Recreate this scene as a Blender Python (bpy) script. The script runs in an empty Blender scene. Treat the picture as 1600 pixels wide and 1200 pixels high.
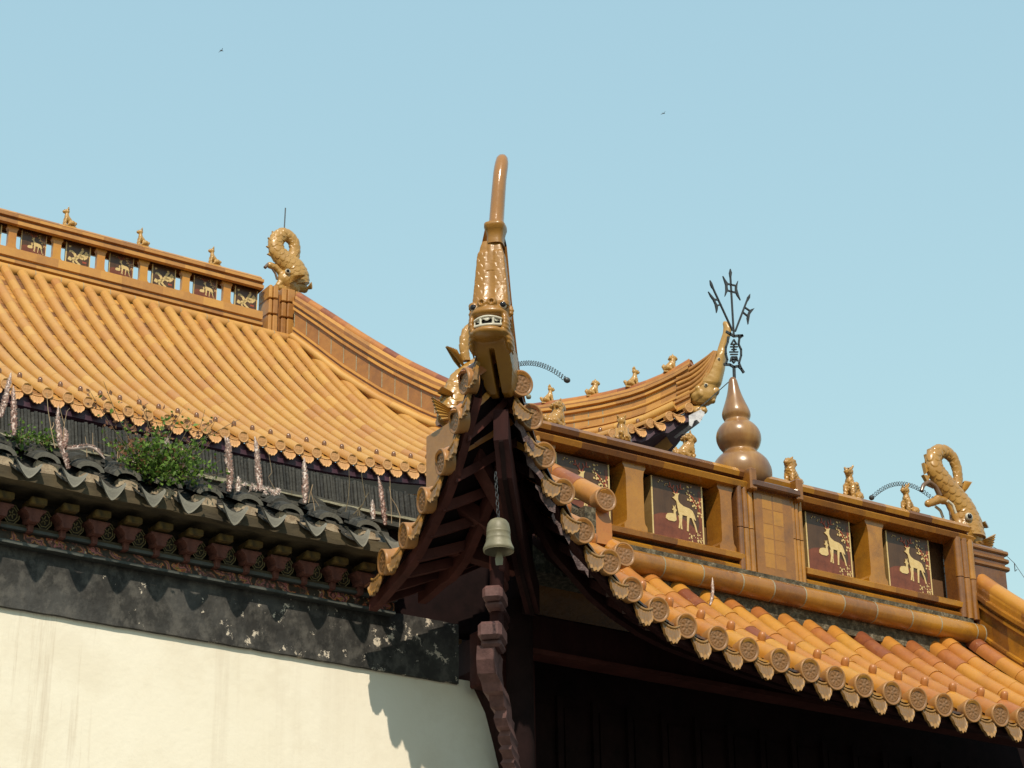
import bpy, math, random
import numpy as np
from mathutils import Vector, Matrix
random.seed(7); rng = np.random.default_rng(7)
scene = bpy.context.scene
COL = scene.collection
PI = math.pi

# ------------------------------------------------------------------ camera, world, sun, exposure
# world axes: X runs along the ridges, Y points from the viewer through the roofs, Z is up
CAM_F = 3500.0; CAM_ROLL = 0.012; CAM_PITCH = math.atan(1540/CAM_F); CAM_AZ = math.radians(56.6)
_fh = np.array([math.cos(CAM_AZ), math.sin(CAM_AZ), 0.0]); _r0 = np.array([math.sin(CAM_AZ), -math.cos(CAM_AZ), 0.0])
_fw = _fh*math.cos(CAM_PITCH) + np.array([0, 0, math.sin(CAM_PITCH)]); _u0 = np.cross(_r0, _fw)
_c, _s = math.cos(CAM_ROLL), math.sin(CAM_ROLL)
_R = _r0*_c - _u0*_s; _U = _u0*_c + _r0*_s
EYE = np.array([0, 0, 1.6])
cam_data = bpy.data.cameras.new("camera"); cam = bpy.data.objects.new("camera", cam_data); COL.objects.link(cam)
cam_data.sensor_width = 36.0; cam_data.sensor_fit = 'HORIZONTAL'; cam_data.lens = 36.0*CAM_F/1600
cam_data.clip_start = 0.1; cam_data.clip_end = 3000
cam.matrix_world = Matrix(((_R[0], _U[0], -_fw[0], EYE[0]), (_R[1], _U[1], -_fw[1], EYE[1]), (_R[2], _U[2], -_fw[2], EYE[2]), (0, 0, 0, 1)))
scene.camera = cam

SUN_AZ, SUN_EL = 59.0, 45.0            # heading the light travels to (from +X), and height of the sun
world = bpy.data.worlds.new("World"); scene.world = world; world.use_nodes = True
wn = world.node_tree; wn.nodes.clear()
w_out = wn.nodes.new('ShaderNodeOutputWorld'); w_bg = wn.nodes.new('ShaderNodeBackground')
w_sky = wn.nodes.new('ShaderNodeTexSky'); w_sky.sky_type = 'NISHITA'; w_sky.sun_disc = False
w_sky.sun_elevation = math.radians(SUN_EL); w_sky.sun_rotation = math.radians(270-SUN_AZ)
w_sky.air_density = 3.0; w_sky.dust_density = 0.2; w_sky.ozone_density = 1.0; w_sky.altitude = 20
w_mul = wn.nodes.new('ShaderNodeMix'); w_mul.data_type = 'RGBA'; w_mul.blend_type = 'MULTIPLY'; w_mul.inputs[0].default_value = 1.0
w_mul.inputs[7].default_value = (0.87, 1.0, 1.12, 1)
wn.links.new(w_sky.outputs[0], w_mul.inputs[6]); w_hz = wn.nodes.new('ShaderNodeMix'); w_hz.data_type = 'RGBA'; w_hz.inputs[0].default_value = 0.55; w_hz.inputs[7].default_value = (2.86, 4.55, 5.25, 1)  # even summer haze over the clear sky
wn.links.new(w_mul.outputs[2], w_hz.inputs[6]); wn.links.new(w_hz.outputs[2], w_bg.inputs[0]); wn.links.new(w_bg.outputs[0], w_out.inputs[0])
w_bg.inputs[1].default_value = 0.15
sun_data = bpy.data.lights.new("sun", 'SUN'); sun = bpy.data.objects.new("sun", sun_data); COL.objects.link(sun)
sun_data.energy = 4.4; sun_data.angle = math.radians(0.6); sun_data.color = (1.0, 0.885, 0.71)
_L = Vector((math.cos(math.radians(SUN_AZ))*math.cos(math.radians(SUN_EL)), math.sin(math.radians(SUN_AZ))*math.cos(math.radians(SUN_EL)), -math.sin(math.radians(SUN_EL))))
sun.rotation_euler = _L.to_track_quat('-Z', 'Y').to_euler(); sun.location = (-20, -30, 40)
scene.view_settings.view_transform = 'Standard'; scene.view_settings.look = 'None'
scene.view_settings.exposure = 0.0; scene.view_settings.gamma = 1.0
try:
    scene.view_settings.use_curve_mapping = False
except Exception:
    pass

def ray(px, py):
    d = _fw*CAM_F + _R*(px-800) - _U*(py-600)
    return d/np.linalg.norm(d)
def at(px, py, y):
    """the point of the upright plane at depth y that the photograph shows at (px, py)"""
    d = ray(px, py); return EYE + d*((y-EYE[1])/d[1])
def atx(px, py, x):
    d = ray(px, py); return EYE + d*((x-EYE[0])/d[0])

# ------------------------------------------------------------------ mesh builder
class MB:
    def __init__(s):
        s.v = []; s.f = []; s.t = []; s.m = []; s.sm = []; s.n = 0
    def add(s, verts, faces, tint=0.5, mat=0, smooth=True):
        verts = np.asarray(verts, float).reshape(-1, 3); b = s.n
        s.v.append(verts); s.n += len(verts)
        for k, f in enumerate(faces):
            s.f.append([i+b for i in f]); s.t.append(tint if not hasattr(tint, '__len__') else tint[k]); s.m.append(mat); s.sm.append(smooth)
        return b
    def grid(s, P, tint=0.5, mat=0, smooth=True, closed=False, flip=False):
        P = np.asarray(P, float); a, b = P.shape[:2]; F = []
        for i in range(a-1):
            for j in range(b if closed else b-1):
                j2 = (j+1) % b; q = [i*b+j, i*b+j2, (i+1)*b+j2, (i+1)*b+j]
                F.append(q[::-1] if flip else q)
        s.add(P.reshape(-1, 3), F, tint, mat, smooth)
    def box(s, c, size, ax=None, tint=0.5, mat=0, bev=0.0, taper=1.0):
        c = np.asarray(c, float); h = np.asarray(size, float)/2
        A = np.eye(3) if ax is None else np.asarray(ax, float)
        if bev <= 0:
            pts = [(x, y, z) for z in (-1, 1) for y in (-1, 1) for x in (-1, 1)]
            V = [c + A.T @ (np.array([x*h[0]*(taper if z < 0 else 1), y*h[1]*(taper if z < 0 else 1), z*h[2]])) for x, y, z in pts]
            s.add(V, [(0, 2, 3, 1), (4, 5, 7, 6), (0, 1, 5, 4), (2, 6, 7, 3), (0, 4, 6, 2), (1, 3, 7, 5)], tint, mat, False)
        else:
            b = min(bev, h.min()*0.9); V = []; idx = {}
            for x in (-1, 1):
                for y in (-1, 1):
                    for z in (-1, 1):
                        for k in range(3):
                            o = [h[0]-b, h[1]-b, h[2]-b]; o[k] = h[k]
                            idx[(x, y, z, k)] = len(V); V.append(c + A.T @ np.array([x*o[0], y*o[1], z*o[2]]))
            F = []; sg = (-1, 1)
            for k in range(3):
                i, j = [(1, 2), (0, 2), (0, 1)][k]
                for e in sg:
                    q = []
                    for (p, r) in ((-1, -1), (1, -1), (1, 1), (-1, 1)):
                        t = [0, 0, 0]; t[k] = e; t[i] = p; t[j] = r; q.append(idx[(*t, k)])
                    F.append(q)
            for k in range(3):
                i, j = [(1, 2), (0, 2), (0, 1)][k]
                for p in sg:
                    for r in sg:
                        q = []
                        for (e, kk) in ((-1, i), (1, i), (1, j), (-1, j)):
                            t = [0, 0, 0]; t[k] = e; t[i] = p; t[j] = r; q.append(idx[(*t, kk)])
                        F.append(q)
            for x in sg:
                for y in sg:
                    for z in sg:
                        F.append([idx[(x, y, z, k)] for k in range(3)])
            s.add(V, F, tint, mat, False)
    def tube(s, pts, rad, n=10, a0=0.0, a1=2*PI, up=(0, 0, 1), caps=True, tint=0.5, mat=0, smooth=True, flat=1.0):
        pts = np.asarray(pts, float); m = len(pts)
        rad = np.full(m, rad, float) if not hasattr(rad, '__len__') else np.asarray(rad, float)
        closed = abs(a1-a0-2*PI) < 1e-6
        ang = np.linspace(a0, a1, n, endpoint=not closed)
        rings = []; up = np.asarray(up, float); prev = None
        for i in range(m):
            t = pts[min(i+1, m-1)] - pts[max(i-1, 0)]; t = t/(np.linalg.norm(t)+1e-12)
            if prev is None:
                sd = np.cross(t, up)
                if np.linalg.norm(sd) < 1e-3: sd = np.cross(t, (1, 0, 0))
            else:
                sd = prev - t*(prev @ t)
            sd = sd/np.linalg.norm(sd); prev = sd; u2 = np.cross(sd, t)
            rings.append(pts[i] + rad[i]*(np.cos(ang)[:, None]*sd + np.sin(ang)[:, None]*u2*flat))
        s.grid(rings, tint, mat, smooth, closed=closed, flip=True)
        if caps and closed:
            s.add(rings[0], [list(range(n))], tint if not hasattr(tint, '__len__') else 0.5, mat, False)
            s.add(rings[-1], [list(range(n))[::-1]], tint if not hasattr(tint, '__len__') else 0.5, mat, False)
    def lathe(s, prof, c=(0, 0, 0), n=32, tint=0.5, mat=0):
        a = np.linspace(0, 2*PI, n, endpoint=False); c = np.asarray(c, float)
        P = [[c + np.array([r*math.cos(t), r*math.sin(t), z]) for t in a] for r, z in prof]
        s.grid(P, tint, mat, True, closed=True)
    def sweep(s, pts, prof, side=None, tint=None, mat=0, caps=True, smooth=False, scale=None):
        """profile (w, h): w sideways (horizontal, to the right of the path), h straight up"""
        pts = np.asarray(pts, float); m = len(pts); R = []
        for i in range(m):
            t = pts[min(i+1, m-1)] - pts[max(i-1, 0)]
            sd = np.array([t[1], -t[0], 0.0]) if side is None else np.asarray(side, float); sd = sd/(np.linalg.norm(sd)+1e-12)
            k = 1.0 if scale is None else scale[i]
            R.append([pts[i] + sd*w*k + np.array([0, 0, h*k]) for w, h in prof])
        R = np.array(R); nb = len(prof)
        for i in range(m-1):
            for j in range(nb-1):
                tt = 0.5 if tint is None else tint(i, j)
                s.add([R[i, j], R[i, j+1], R[i+1, j+1], R[i+1, j]], [(0, 1, 2, 3)], tt, mat, smooth)
        if caps:
            s.add(R[0], [list(range(nb))[::-1]], 0.5, mat, False); s.add(R[-1], [list(range(nb))], 0.5, mat, False)
    def prism(s, poly, o, ex, ey, en, depth, tint=0.5, mat=0):
        """flat outline poly (list of 2D) in plane o + x*ex + y*ey, thickened by depth along en"""
        o, ex, ey, en = [np.asarray(q, float) for q in (o, ex, ey, en)]; n = len(poly)
        A = [o + ex*x + ey*y for x, y in poly]; B = [p + en*depth for p in A]
        F = [list(range(n))[::-1], [n+i for i in range(n)]] + [(i, (i+1) % n, n+(i+1) % n, n+i) for i in range(n)]
        s.add(A+B, F, tint, mat, False)
    def merge(s, o, xf=None):
        b = s.n
        for V in o.v: s.v.append(V if xf is None else xf(V)); s.n += len(V)
        for f, t, m, sm in zip(o.f, o.t, o.m, o.sm):
            s.f.append([i+b for i in f]); s.t.append(t); s.m.append(m); s.sm.append(sm)
    def mirror(s, x0):
        o = MB(); o.v = [V*np.array([-1, 1, 1]) + np.array([2*x0, 0, 0]) for V in s.v]; o.n = s.n
        o.f = [f[::-1] for f in s.f]; o.t = list(s.t); o.m = list(s.m); o.sm = list(s.sm); return o
    def mesh(s, name, mats, off=(0, 0, 0), recalc=False, weld=False):
        me = bpy.data.meshes.new(name)
        V = np.concatenate(s.v) - np.asarray(off, float) if s.v else np.zeros((0, 3))
        me.from_pydata(V.tolist(), [], s.f)
        at_ = me.attributes.new('tint', 'FLOAT', 'FACE'); at_.data.foreach_set('value', np.array(s.t, np.float32))
        me.polygons.foreach_set('material_index', np.array(s.m, np.int32)); me.polygons.foreach_set('use_smooth', np.array(s.sm, bool))
        for m in (mats if isinstance(mats, (list, tuple)) else [mats]): me.materials.append(m)
        if recalc or weld:
            import bmesh
            bm = bmesh.new(); bm.from_mesh(me)
            if weld: bmesh.ops.remove_doubles(bm, verts=bm.verts, dist=1e-5)
            bmesh.ops.recalc_face_normals(bm, faces=bm.faces); bm.to_mesh(me); bm.free()
        me.update(); return me

# ------------------------------------------------------------------ things and parts
class Thing:
    """an Empty at the thing's base; parts are meshes kept relative to it"""
    def __init__(s, name, loc, label, cat, group=None):
        s.loc = np.asarray(loc, float); s.o = bpy.data.objects.new(name, None); COL.objects.link(s.o)
        s.o.location = s.loc.tolist(); s.o.empty_display_size = 0.1; tag(s.o, label, cat, group)
    def part(s, name, mb, mats, parent=None, label=None, recalc=False, kind=None, weld=False):
        o = bpy.data.objects.new(name, mb.mesh(name, mats, s.loc, recalc, weld)); COL.objects.link(o); o.parent = parent or s.o
        if label: o['label'] = label
        if kind: o['kind'] = kind
        return o
    def inst(s, name, me, M, parent=None):
        """one more part sharing mesh data, placed by the world matrix M"""
        o = bpy.data.objects.new(name, me); COL.objects.link(o); o.parent = parent or s.o
        o.matrix_local = Matrix.Translation(Vector((-s.loc).tolist())) @ M; return o
def tag(o, label, cat, group=None):
    o['label'] = label; o['category'] = cat
    if group: o['group'] = group
def solo(name, mb, mats, loc, label, cat, group=None, recalc=False, weld=False):
    o = bpy.data.objects.new(name, mb.mesh(name, mats, loc, recalc, weld)); COL.objects.link(o); o.location = list(loc); tag(o, label, cat, group); return o
def frame(x, y, z, p):
    return Matrix(((x[0], y[0], z[0], p[0]), (x[1], y[1], z[1], p[1]), (x[2], y[2], z[2], p[2]), (0, 0, 0, 1)))
def nrm(v):
    v = np.asarray(v, float); return v/(np.linalg.norm(v)+1e-12)

# ------------------------------------------------------------------ signed distance blobs -> one continuous surface
def smin(a, b, k):
    h = np.clip(0.5+0.5*(b-a)/k, 0, 1); return b*(1-h)+a*h-k*h*(1-h)
def d_caps(P, a, b, ra, rb):
    a, b = np.asarray(a, float), np.asarray(b, float); ab = b-a
    t = np.clip(((P-a) @ ab)/(ab @ ab+1e-12), 0, 1); return np.linalg.norm(P-a-t[..., None]*ab, axis=-1)-(ra+(rb-ra)*t)
def d_ell(P, c, r):
    r = np.asarray(r, float); q = (P-np.asarray(c, float))/r; k = np.linalg.norm(q, axis=-1)
    k1 = np.linalg.norm(q/r, axis=-1)+1e-9; return k*(k-1)/k1
def surface(fn, lo, hi, h):
    lo, hi = np.asarray(lo, float), np.asarray(hi, float); n = np.ceil((hi-lo)/h).astype(int)+1
    ax = [lo[i]+h*np.arange(n[i]) for i in range(3)]
    P = np.stack(np.meshgrid(*ax, indexing='ij'), -1); D = fn(P); S = D < 0
    nx, ny, nz = n; cnt = np.zeros((nx-1, ny-1, nz-1)); acc = np.zeros((nx-1, ny-1, nz-1, 3))
    off = [(i, j, k) for i in (0, 1) for j in (0, 1) for k in (0, 1)]
    sl = lambda A, o: A[o[0]:o[0]+nx-1, o[1]:o[1]+ny-1, o[2]:o[2]+nz-1]
    for a in off:
        for d in range(3):
            if a[d] == 0:
                b = list(a); b[d] = 1
                da, db = sl(D, a), sl(D, b); x = (da < 0) != (db < 0)
                t = np.where(x, da/(da-db+1e-20), 0); pa, pb = sl(P, a), sl(P, b)
                acc += np.where(x[..., None], pa+t[..., None]*(pb-pa), 0); cnt += x
    act = cnt > 0; idx = -np.ones(act.shape, int); idx[act] = np.arange(act.sum())
    V = acc[act]/cnt[act][:, None]; F = []
    for d in range(3):
        e1, e2 = [(1, 2), (2, 0), (0, 1)][d]
        A = [slice(0, None)]*3; B = [slice(0, None)]*3; A[d] = slice(0, n[d]-1); B[d] = slice(1, n[d])
        x = S[tuple(A)] != S[tuple(B)]; I = np.argwhere(x)
        for i in I:
            if i[e1] == 0 or i[e2] == 0 or i[e1] >= n[e1]-1 or i[e2] >= n[e2]-1: continue
            q = []
            for (p, r) in ((0, 0), (-1, 0), (-1, -1), (0, -1)):
                c = list(i); c[e1] += p; c[e2] += r; q.append(int(idx[tuple(c)]))
            F.append(q if not S[tuple(i)] else q[::-1])
    return V, F
def scales(u, v, pu, pv, amp, up=1):
    """height of overlapping half-round scales; u across, v along (free edge towards +v*up)"""
    best = np.zeros_like(u); v = v*up; r0 = np.floor(v/pv)
    for dr in (-1, 0, 1, 2):
        r = r0+dr; sh = (np.mod(r, 2))*0.5
        for du in (-1, 0, 1):
            c = (np.floor(u/pu-sh+0.5)+du+sh)*pu; cv = r*pv-pv*0.5
            d2 = ((u-c)/(pu*0.58))**2+((v-cv)/(pv*1.15))**2
            inside = d2 < 1
            hgt = amp*(0.35+0.65*np.clip((v-cv)/(pv*1.15)*0.5+0.5, 0, 1))*np.clip((1-d2)*5, 0, 1)
            best = np.maximum(best, np.where(inside, hgt, 0))
    return best
# ------------------------------------------------------------------ materials
class N:
    def __init__(s, name, rough=0.5, spec=0.5):
        s.m = bpy.data.materials.new(name); s.m.use_nodes = True; s.t = s.m.node_tree; s.b = s.t.nodes['Principled BSDF']
        s.b.inputs['Roughness'].default_value = rough; s.b.inputs['Specular IOR Level'].default_value = spec
        s.tc = s.t.nodes.new('ShaderNodeTexCoord')
    def new(s, k, **kw):
        n = s.t.nodes.new(k)
        for a, b in kw.items(): setattr(n, a, b)
        return n
    def ln(s, a, b): s.t.links.new(a, b)
    def vec(s, scale=(1, 1, 1), src='Object'):
        mp = s.new('ShaderNodeMapping'); mp.inputs['Scale'].default_value = scale; s.ln(s.tc.outputs[src], mp.inputs[0]); return mp.outputs[0]
    def noise(s, sc, det=4, rough=0.6, scale=(1, 1, 1), dist=0.0):
        n = s.new('ShaderNodeTexNoise'); n.inputs['Scale'].default_value = sc; n.inputs['Detail'].default_value = det
        n.inputs['Roughness'].default_value = rough; n.inputs['Distortion'].default_value = dist; s.ln(s.vec(scale), n.inputs['Vector']); return n.outputs[0]
    def ramp(s, fac, stops, const=False):
        r = s.new('ShaderNodeValToRGB'); e = r.color_ramp.elements
        if const: r.color_ramp.interpolation = 'CONSTANT'
        while len(e) < len(stops): e.new(0.5)
        for k, (p, c) in enumerate(stops):
            e[k].position = p; e[k].color = (*c, 1) if len(c) == 3 else c
        s.ln(fac, r.inputs[0]); return r.outputs[0]
    def mix(s, fac, a, b, mode='MIX'):
        x = s.new('ShaderNodeMix'); x.data_type = 'RGBA'; x.blend_type = mode
        for v, i in ((fac, 0), (a, 6), (b, 7)):
            if hasattr(v, 'is_linked'): s.ln(v, x.inputs[i])
            elif i == 0: x.inputs[0].default_value = v
            else: x.inputs[i].default_value = (*v, 1)
        return x.outputs[2]
    def math(s, op, a, b=0.0):
        x = s.new('ShaderNodeMath'); x.operation = op
        for v, i in ((a, 0), (b, 1)):
            if hasattr(v, 'is_linked'): s.ln(v, x.inputs[i])
            else: x.inputs[i].default_value = v
        return x.outputs[0]
    def tint(s):
        a = s.new('ShaderNodeAttribute'); a.attribute_name = 'tint'; return a.outputs['Fac']
    def bump(s, h, strength=0.3, dist=0.01):
        b = s.new('ShaderNodeBump'); b.inputs['Strength'].default_value = strength; b.inputs['Distance'].default_value = dist
        s.ln(h, b.inputs['Height']); s.ln(b.outputs[0], s.b.inputs['Normal'])
    def col(s, c):
        if hasattr(c, 'is_linked'): s.ln(c, s.b.inputs['Base Color'])
        else: s.b.inputs['Base Color'].default_value = (*c, 1)
        return s.m
    def ruf(s, v): s.ln(v, s.b.inputs['Roughness'])
BLK = (0, 0, 0); WHT = (1, 1, 1)
def glaze(name, stops, rough=0.25, coat=0.0, stain=0.35, stain_col=(0.10, 0.045, 0.02), mott=0.5, grime=0.0):
    n = N(name, rough); t = n.tint()
    k = n.noise(9, 5, 0.65); t2 = n.math('ADD', t, n.math('MULTIPLY', n.math('SUBTRACT', k, 0.5), mott))
    c = n.ramp(t2, stops)
    s1 = n.ramp(n.noise(3.3, 6, 0.7), [(0.50, BLK), (0.72, WHT)])
    c = n.mix(n.math('MULTIPLY', s1, stain), c, stain_col)
    s2 = n.ramp(n.noise(60, 3, 0.6), [(0.56, BLK), (0.75, WHT)])
    c = n.mix(n.math('MULTIPLY', s2, 0.18), c, stain_col)
    if grime: c = n.mix(n.math('MULTIPLY', n.ramp(n.noise(26, 4, 0.7), [(0.45, BLK), (0.62, WHT)]), grime), c, (0.16, 0.13, 0.10))
    n.ruf(n.math('ADD', n.math('MULTIPLY', n.noise(17, 3), 0.28), rough-0.12))
    n.b.inputs['Coat Weight'].default_value = coat; n.b.inputs['Coat Roughness'].default_value = 0.12
    n.bump(n.noise(38, 4), 0.22, 0.006)
    return n.col(c)
def simple(name, c1, c2, sc=8, rough=0.6, bump=0.3, bd=0.006, spec=0.4, metal=0.0, stretch=(1, 1, 1)):
    n = N(name, rough, spec); k = n.noise(sc, 6, 0.65, stretch); n.b.inputs['Metallic'].default_value = metal
    if bump: n.bump(n.noise(sc*4, 5, 0.65, stretch), bump, bd)
    return n.col(n.ramp(k, [(0.3, c1), (0.7, c2)]))
M = {}
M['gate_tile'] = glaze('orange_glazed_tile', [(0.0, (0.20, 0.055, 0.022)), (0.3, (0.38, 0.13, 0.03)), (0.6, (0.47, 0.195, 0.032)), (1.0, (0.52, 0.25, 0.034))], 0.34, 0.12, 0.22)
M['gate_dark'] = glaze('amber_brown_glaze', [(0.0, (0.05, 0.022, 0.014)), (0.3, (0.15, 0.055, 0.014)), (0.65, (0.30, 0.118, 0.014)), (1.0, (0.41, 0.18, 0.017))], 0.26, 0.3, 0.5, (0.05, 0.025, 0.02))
M['hall_tile'] = glaze('golden_glazed_tile', [(0.0, (0.38, 0.155, 0.05)), (0.35, (0.46, 0.215, 0.055)), (0.7, (0.51, 0.265, 0.062)), (1.0, (0.57, 0.32, 0.085))], 0.42, 0.05, 0.14, (0.36, 0.17, 0.075), 0.3)
M['hall_ridge'] = glaze('ochre_ridge_glaze', [(0.0, (0.15, 0.06, 0.022)), (0.3, (0.30, 0.125, 0.03)), (0.7, (0.47, 0.22, 0.05)), (1.0, (0.56, 0.28, 0.06))], 0.38, 0.08, 0.25)
M['figure'] = glaze('honey_glaze', [(0.0, (0.18, 0.075, 0.016)), (0.5, (0.36, 0.18, 0.035)), (1.0, (0.48, 0.27, 0.06))], 0.28, 0.3, 0.25, (0.16, 0.07, 0.025))
M['figure_hall'] = glaze('pale_honey_glaze', [(0.0, (0.20, 0.09, 0.025)), (0.5, (0.40, 0.22, 0.055)), (1.0, (0.50, 0.30, 0.085))], 0.34, 0.15, 0.2, (0.2, 0.1, 0.045))
M['dragon_head'] = glaze('brown_amber_glaze', [(0.0, (0.11, 0.045, 0.010)), (0.5, (0.28, 0.125, 0.016)), (1.0, (0.38, 0.18, 0.024))], 0.36, 0.1, 0.2, (0.09, 0.04, 0.015))
M['horn'] = glaze('brown_purple_glaze', [(0.0, (0.15, 0.05, 0.012)), (0.5, (0.33, 0.14, 0.022)), (1.0, (0.40, 0.18, 0.03))], 0.16, 0.8, 0.15)
M['umber'] = glaze('dark_umber_glaze', [(0.0, (0.06, 0.03, 0.02)), (0.5, (0.14, 0.075, 0.04)), (1.0, (0.22, 0.12, 0.06))], 0.25, 0.3, 0.2)
M['disc'] = glaze('terracotta_disc', [(0.0, (0.14, 0.06, 0.022)), (0.5, (0.29, 0.13, 0.036)), (1.0, (0.46, 0.205, 0.05))], 0.45, 0.05, 0.3, (0.13, 0.075, 0.05), 0.4, 0.2)
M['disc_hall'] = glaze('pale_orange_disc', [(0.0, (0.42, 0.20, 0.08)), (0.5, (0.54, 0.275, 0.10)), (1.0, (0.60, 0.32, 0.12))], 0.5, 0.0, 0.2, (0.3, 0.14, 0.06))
M['drip'] = glaze('ochre_drip_tile', [(0.0, (0.11, 0.055, 0.02)), (0.5, (0.26, 0.125, 0.028)), (1.0, (0.38, 0.19, 0.04))], 0.4, 0.1, 0.45, (0.10, 0.075, 0.06), 0.5, 0.35)
M['gourd'] = None
def m_gourd():
    n = N('gourd_glaze', 0.3); n.b.inputs['Coat Weight'].default_value = 0.25; n.b.inputs['Coat Roughness'].default_value = 0.22
    st = n.ramp(n.noise(14, 5, 0.6, (1, 1, 0.1)), [(0.35, BLK), (0.65, WHT)])
    c = n.mix(st, (0.33, 0.17, 0.052), (0.23, 0.105, 0.034)); k = n.ramp(n.noise(2.6, 4), [(0.4, BLK), (0.65, WHT)])
    c = n.mix(n.math('MULTIPLY', k, 0.7), c, (0.13, 0.055, 0.03)); n.bump(n.noise(20, 4), 0.08, 0.004); return n.col(c)
M['gourd'] = m_gourd()
M['mortar'] = simple('pale_lime_mortar', (0.22, 0.20, 0.13), (0.36, 0.33, 0.24), 22, 0.9, 0.6, 0.01)
def m_lichen():
    n = N('lichen_mortar', 0.95); k = n.noise(30, 6, 0.7)
    n.bump(n.noise(70, 5), 0.9, 0.015); return n.col(n.ramp(k, [(0.34, (0.025, 0.02, 0.012)), (0.52, (0.09, 0.07, 0.04)), (0.68, (0.24, 0.20, 0.14))]))
M['lichen'] = m_lichen()
def m_gtile(name, a, b, mo, tf=0.3):
    n = N(name, 0.85, 0.25); k = n.noise(13, 6, 0.7); c = n.ramp(k, [(0.3, a), (0.7, b)])
    c = n.mix(n.math('MULTIPLY', n.tint(), tf), c, (0.26, 0.24, 0.19))
    s = n.ramp(n.noise(34, 5, 0.7), [(0.56, BLK), (0.66, WHT)]); c = n.mix(n.math('MULTIPLY', s, mo), c, (0.21, 0.205, 0.18))
    n.bump(n.noise(50, 5), 0.6, 0.01); return n.col(c)
M['grey_tile'] = m_gtile('weathered_grey_tile', (0.045, 0.044, 0.041), (0.10, 0.098, 0.09), 0.4, 0.7)
M['black_tile'] = m_gtile('sooty_grey_tile', (0.016, 0.0155, 0.014), (0.05, 0.048, 0.043), 0.3)
M['slab'] = m_gtile('edge_set_grey_tile', (0.028, 0.028, 0.028), (0.06, 0.059, 0.056), 0.2, 0.10)
def m_plaster():
    n = N('cream_plaster', 0.85, 0.2); base = n.ramp(n.noise(1.1, 5, 0.6), [(0.3, (0.77, 0.695, 0.56)), (0.7, (0.83, 0.765, 0.645))])
    st = n.ramp(n.noise(3.1, 8, 0.72, (1, 1, 0.04), 0.3), [(0.53, BLK), (0.70, WHT)])
    top = n.new('ShaderNodeSeparateXYZ'); n.ln(n.tc.outputs['Object'], top.inputs[0])
    hz = n.new('ShaderNodeMapRange'); hz.inputs[1].default_value = 4.2; hz.inputs[2].default_value = 5.4; n.ln(top.outputs[2], hz.inputs[0])
    xm = n.new('ShaderNodeMapRange'); xm.inputs[1].default_value = 0.4; xm.inputs[2].default_value = -0.5; n.ln(top.outputs[0], xm.inputs[0])
    amt = n.math('MULTIPLY', n.math('MULTIPLY', st, n.math('ADD', n.math('MULTIPLY', hz.outputs[0], 0.55), 0.5)), n.math('ADD', n.math('MULTIPLY', xm.outputs[0], 1.0), 0.16))
    c = n.mix(amt, base, (0.34, 0.23, 0.14))
    mo = n.ramp(n.noise(2.3, 8, 0.7), [(0.48, BLK), (0.60, WHT)]); c = n.mix(n.math('MULTIPLY', mo, 0.16), c, (0.55, 0.45, 0.32))
    f = n.ramp(n.noise(60, 3), [(0.66, BLK), (0.75, WHT)]); c = n.mix(n.math('MULTIPLY', f, 0.15), c, (0.4, 0.32, 0.22))
    n.bump(n.noise(24, 6, 0.6), 0.25, 0.008); return n.col(c)
M['plaster'] = m_plaster()
def m_band():
    n = N('peeling_black_paint', 0.7, 0.35); base = n.ramp(n.noise(7, 6, 0.65), [(0.3, (0.012, 0.011, 0.010)), (0.7, (0.040, 0.037, 0.033))])
    g = n.ramp(n.noise(2.2, 5, 0.6), [(0.5, BLK), (0.62, WHT)]); base = n.mix(n.math('MULTIPLY', g, 0.6), base, (0.075, 0.072, 0.068))
    sx = n.new('ShaderNodeSeparateXYZ'); n.ln(n.tc.outputs['Object'], sx.inputs[0]); bl = n.ramp(n.noise(11, 8, 0.72, (1, 1, 0.7)), [(0.47, BLK), (0.60, WHT)]); base = n.mix(n.math('MULTIPLY', bl, 0.55), base, (0.115, 0.105, 0.092))
    bd = n.ramp(n.noise(4.3, 6, 0.7), [(0.50, BLK), (0.62, WHT)]); base = n.mix(n.math('MULTIPLY', bd, 0.6), base, (0.014, 0.012, 0.011))
    xm = n.new('ShaderNodeMapRange')
    xm.inputs[1].default_value = -1.4; xm.inputs[2].default_value = 1.4; n.ln(sx.outputs[0], xm.inputs[0])
    p = n.math('ADD', n.noise(10.0, 10, 0.74), n.math('MULTIPLY', xm.outputs[0], 0.085))
    pk = n.ramp(p, [(0.675, BLK), (0.685, WHT)]); gk = n.ramp(p, [(0.66, BLK), (0.675, WHT)])
    c = n.mix(n.math('MULTIPLY', gk, 0.45), base, (0.20, 0.19, 0.18)); c = n.mix(pk, c, (0.58, 0.50, 0.40))
    n.bump(n.math('ADD', n.math('MULTIPLY', pk, -0.6), n.noise(30, 5)), 0.5, 0.01); return n.col(c)
M['band'] = m_band()
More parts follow.
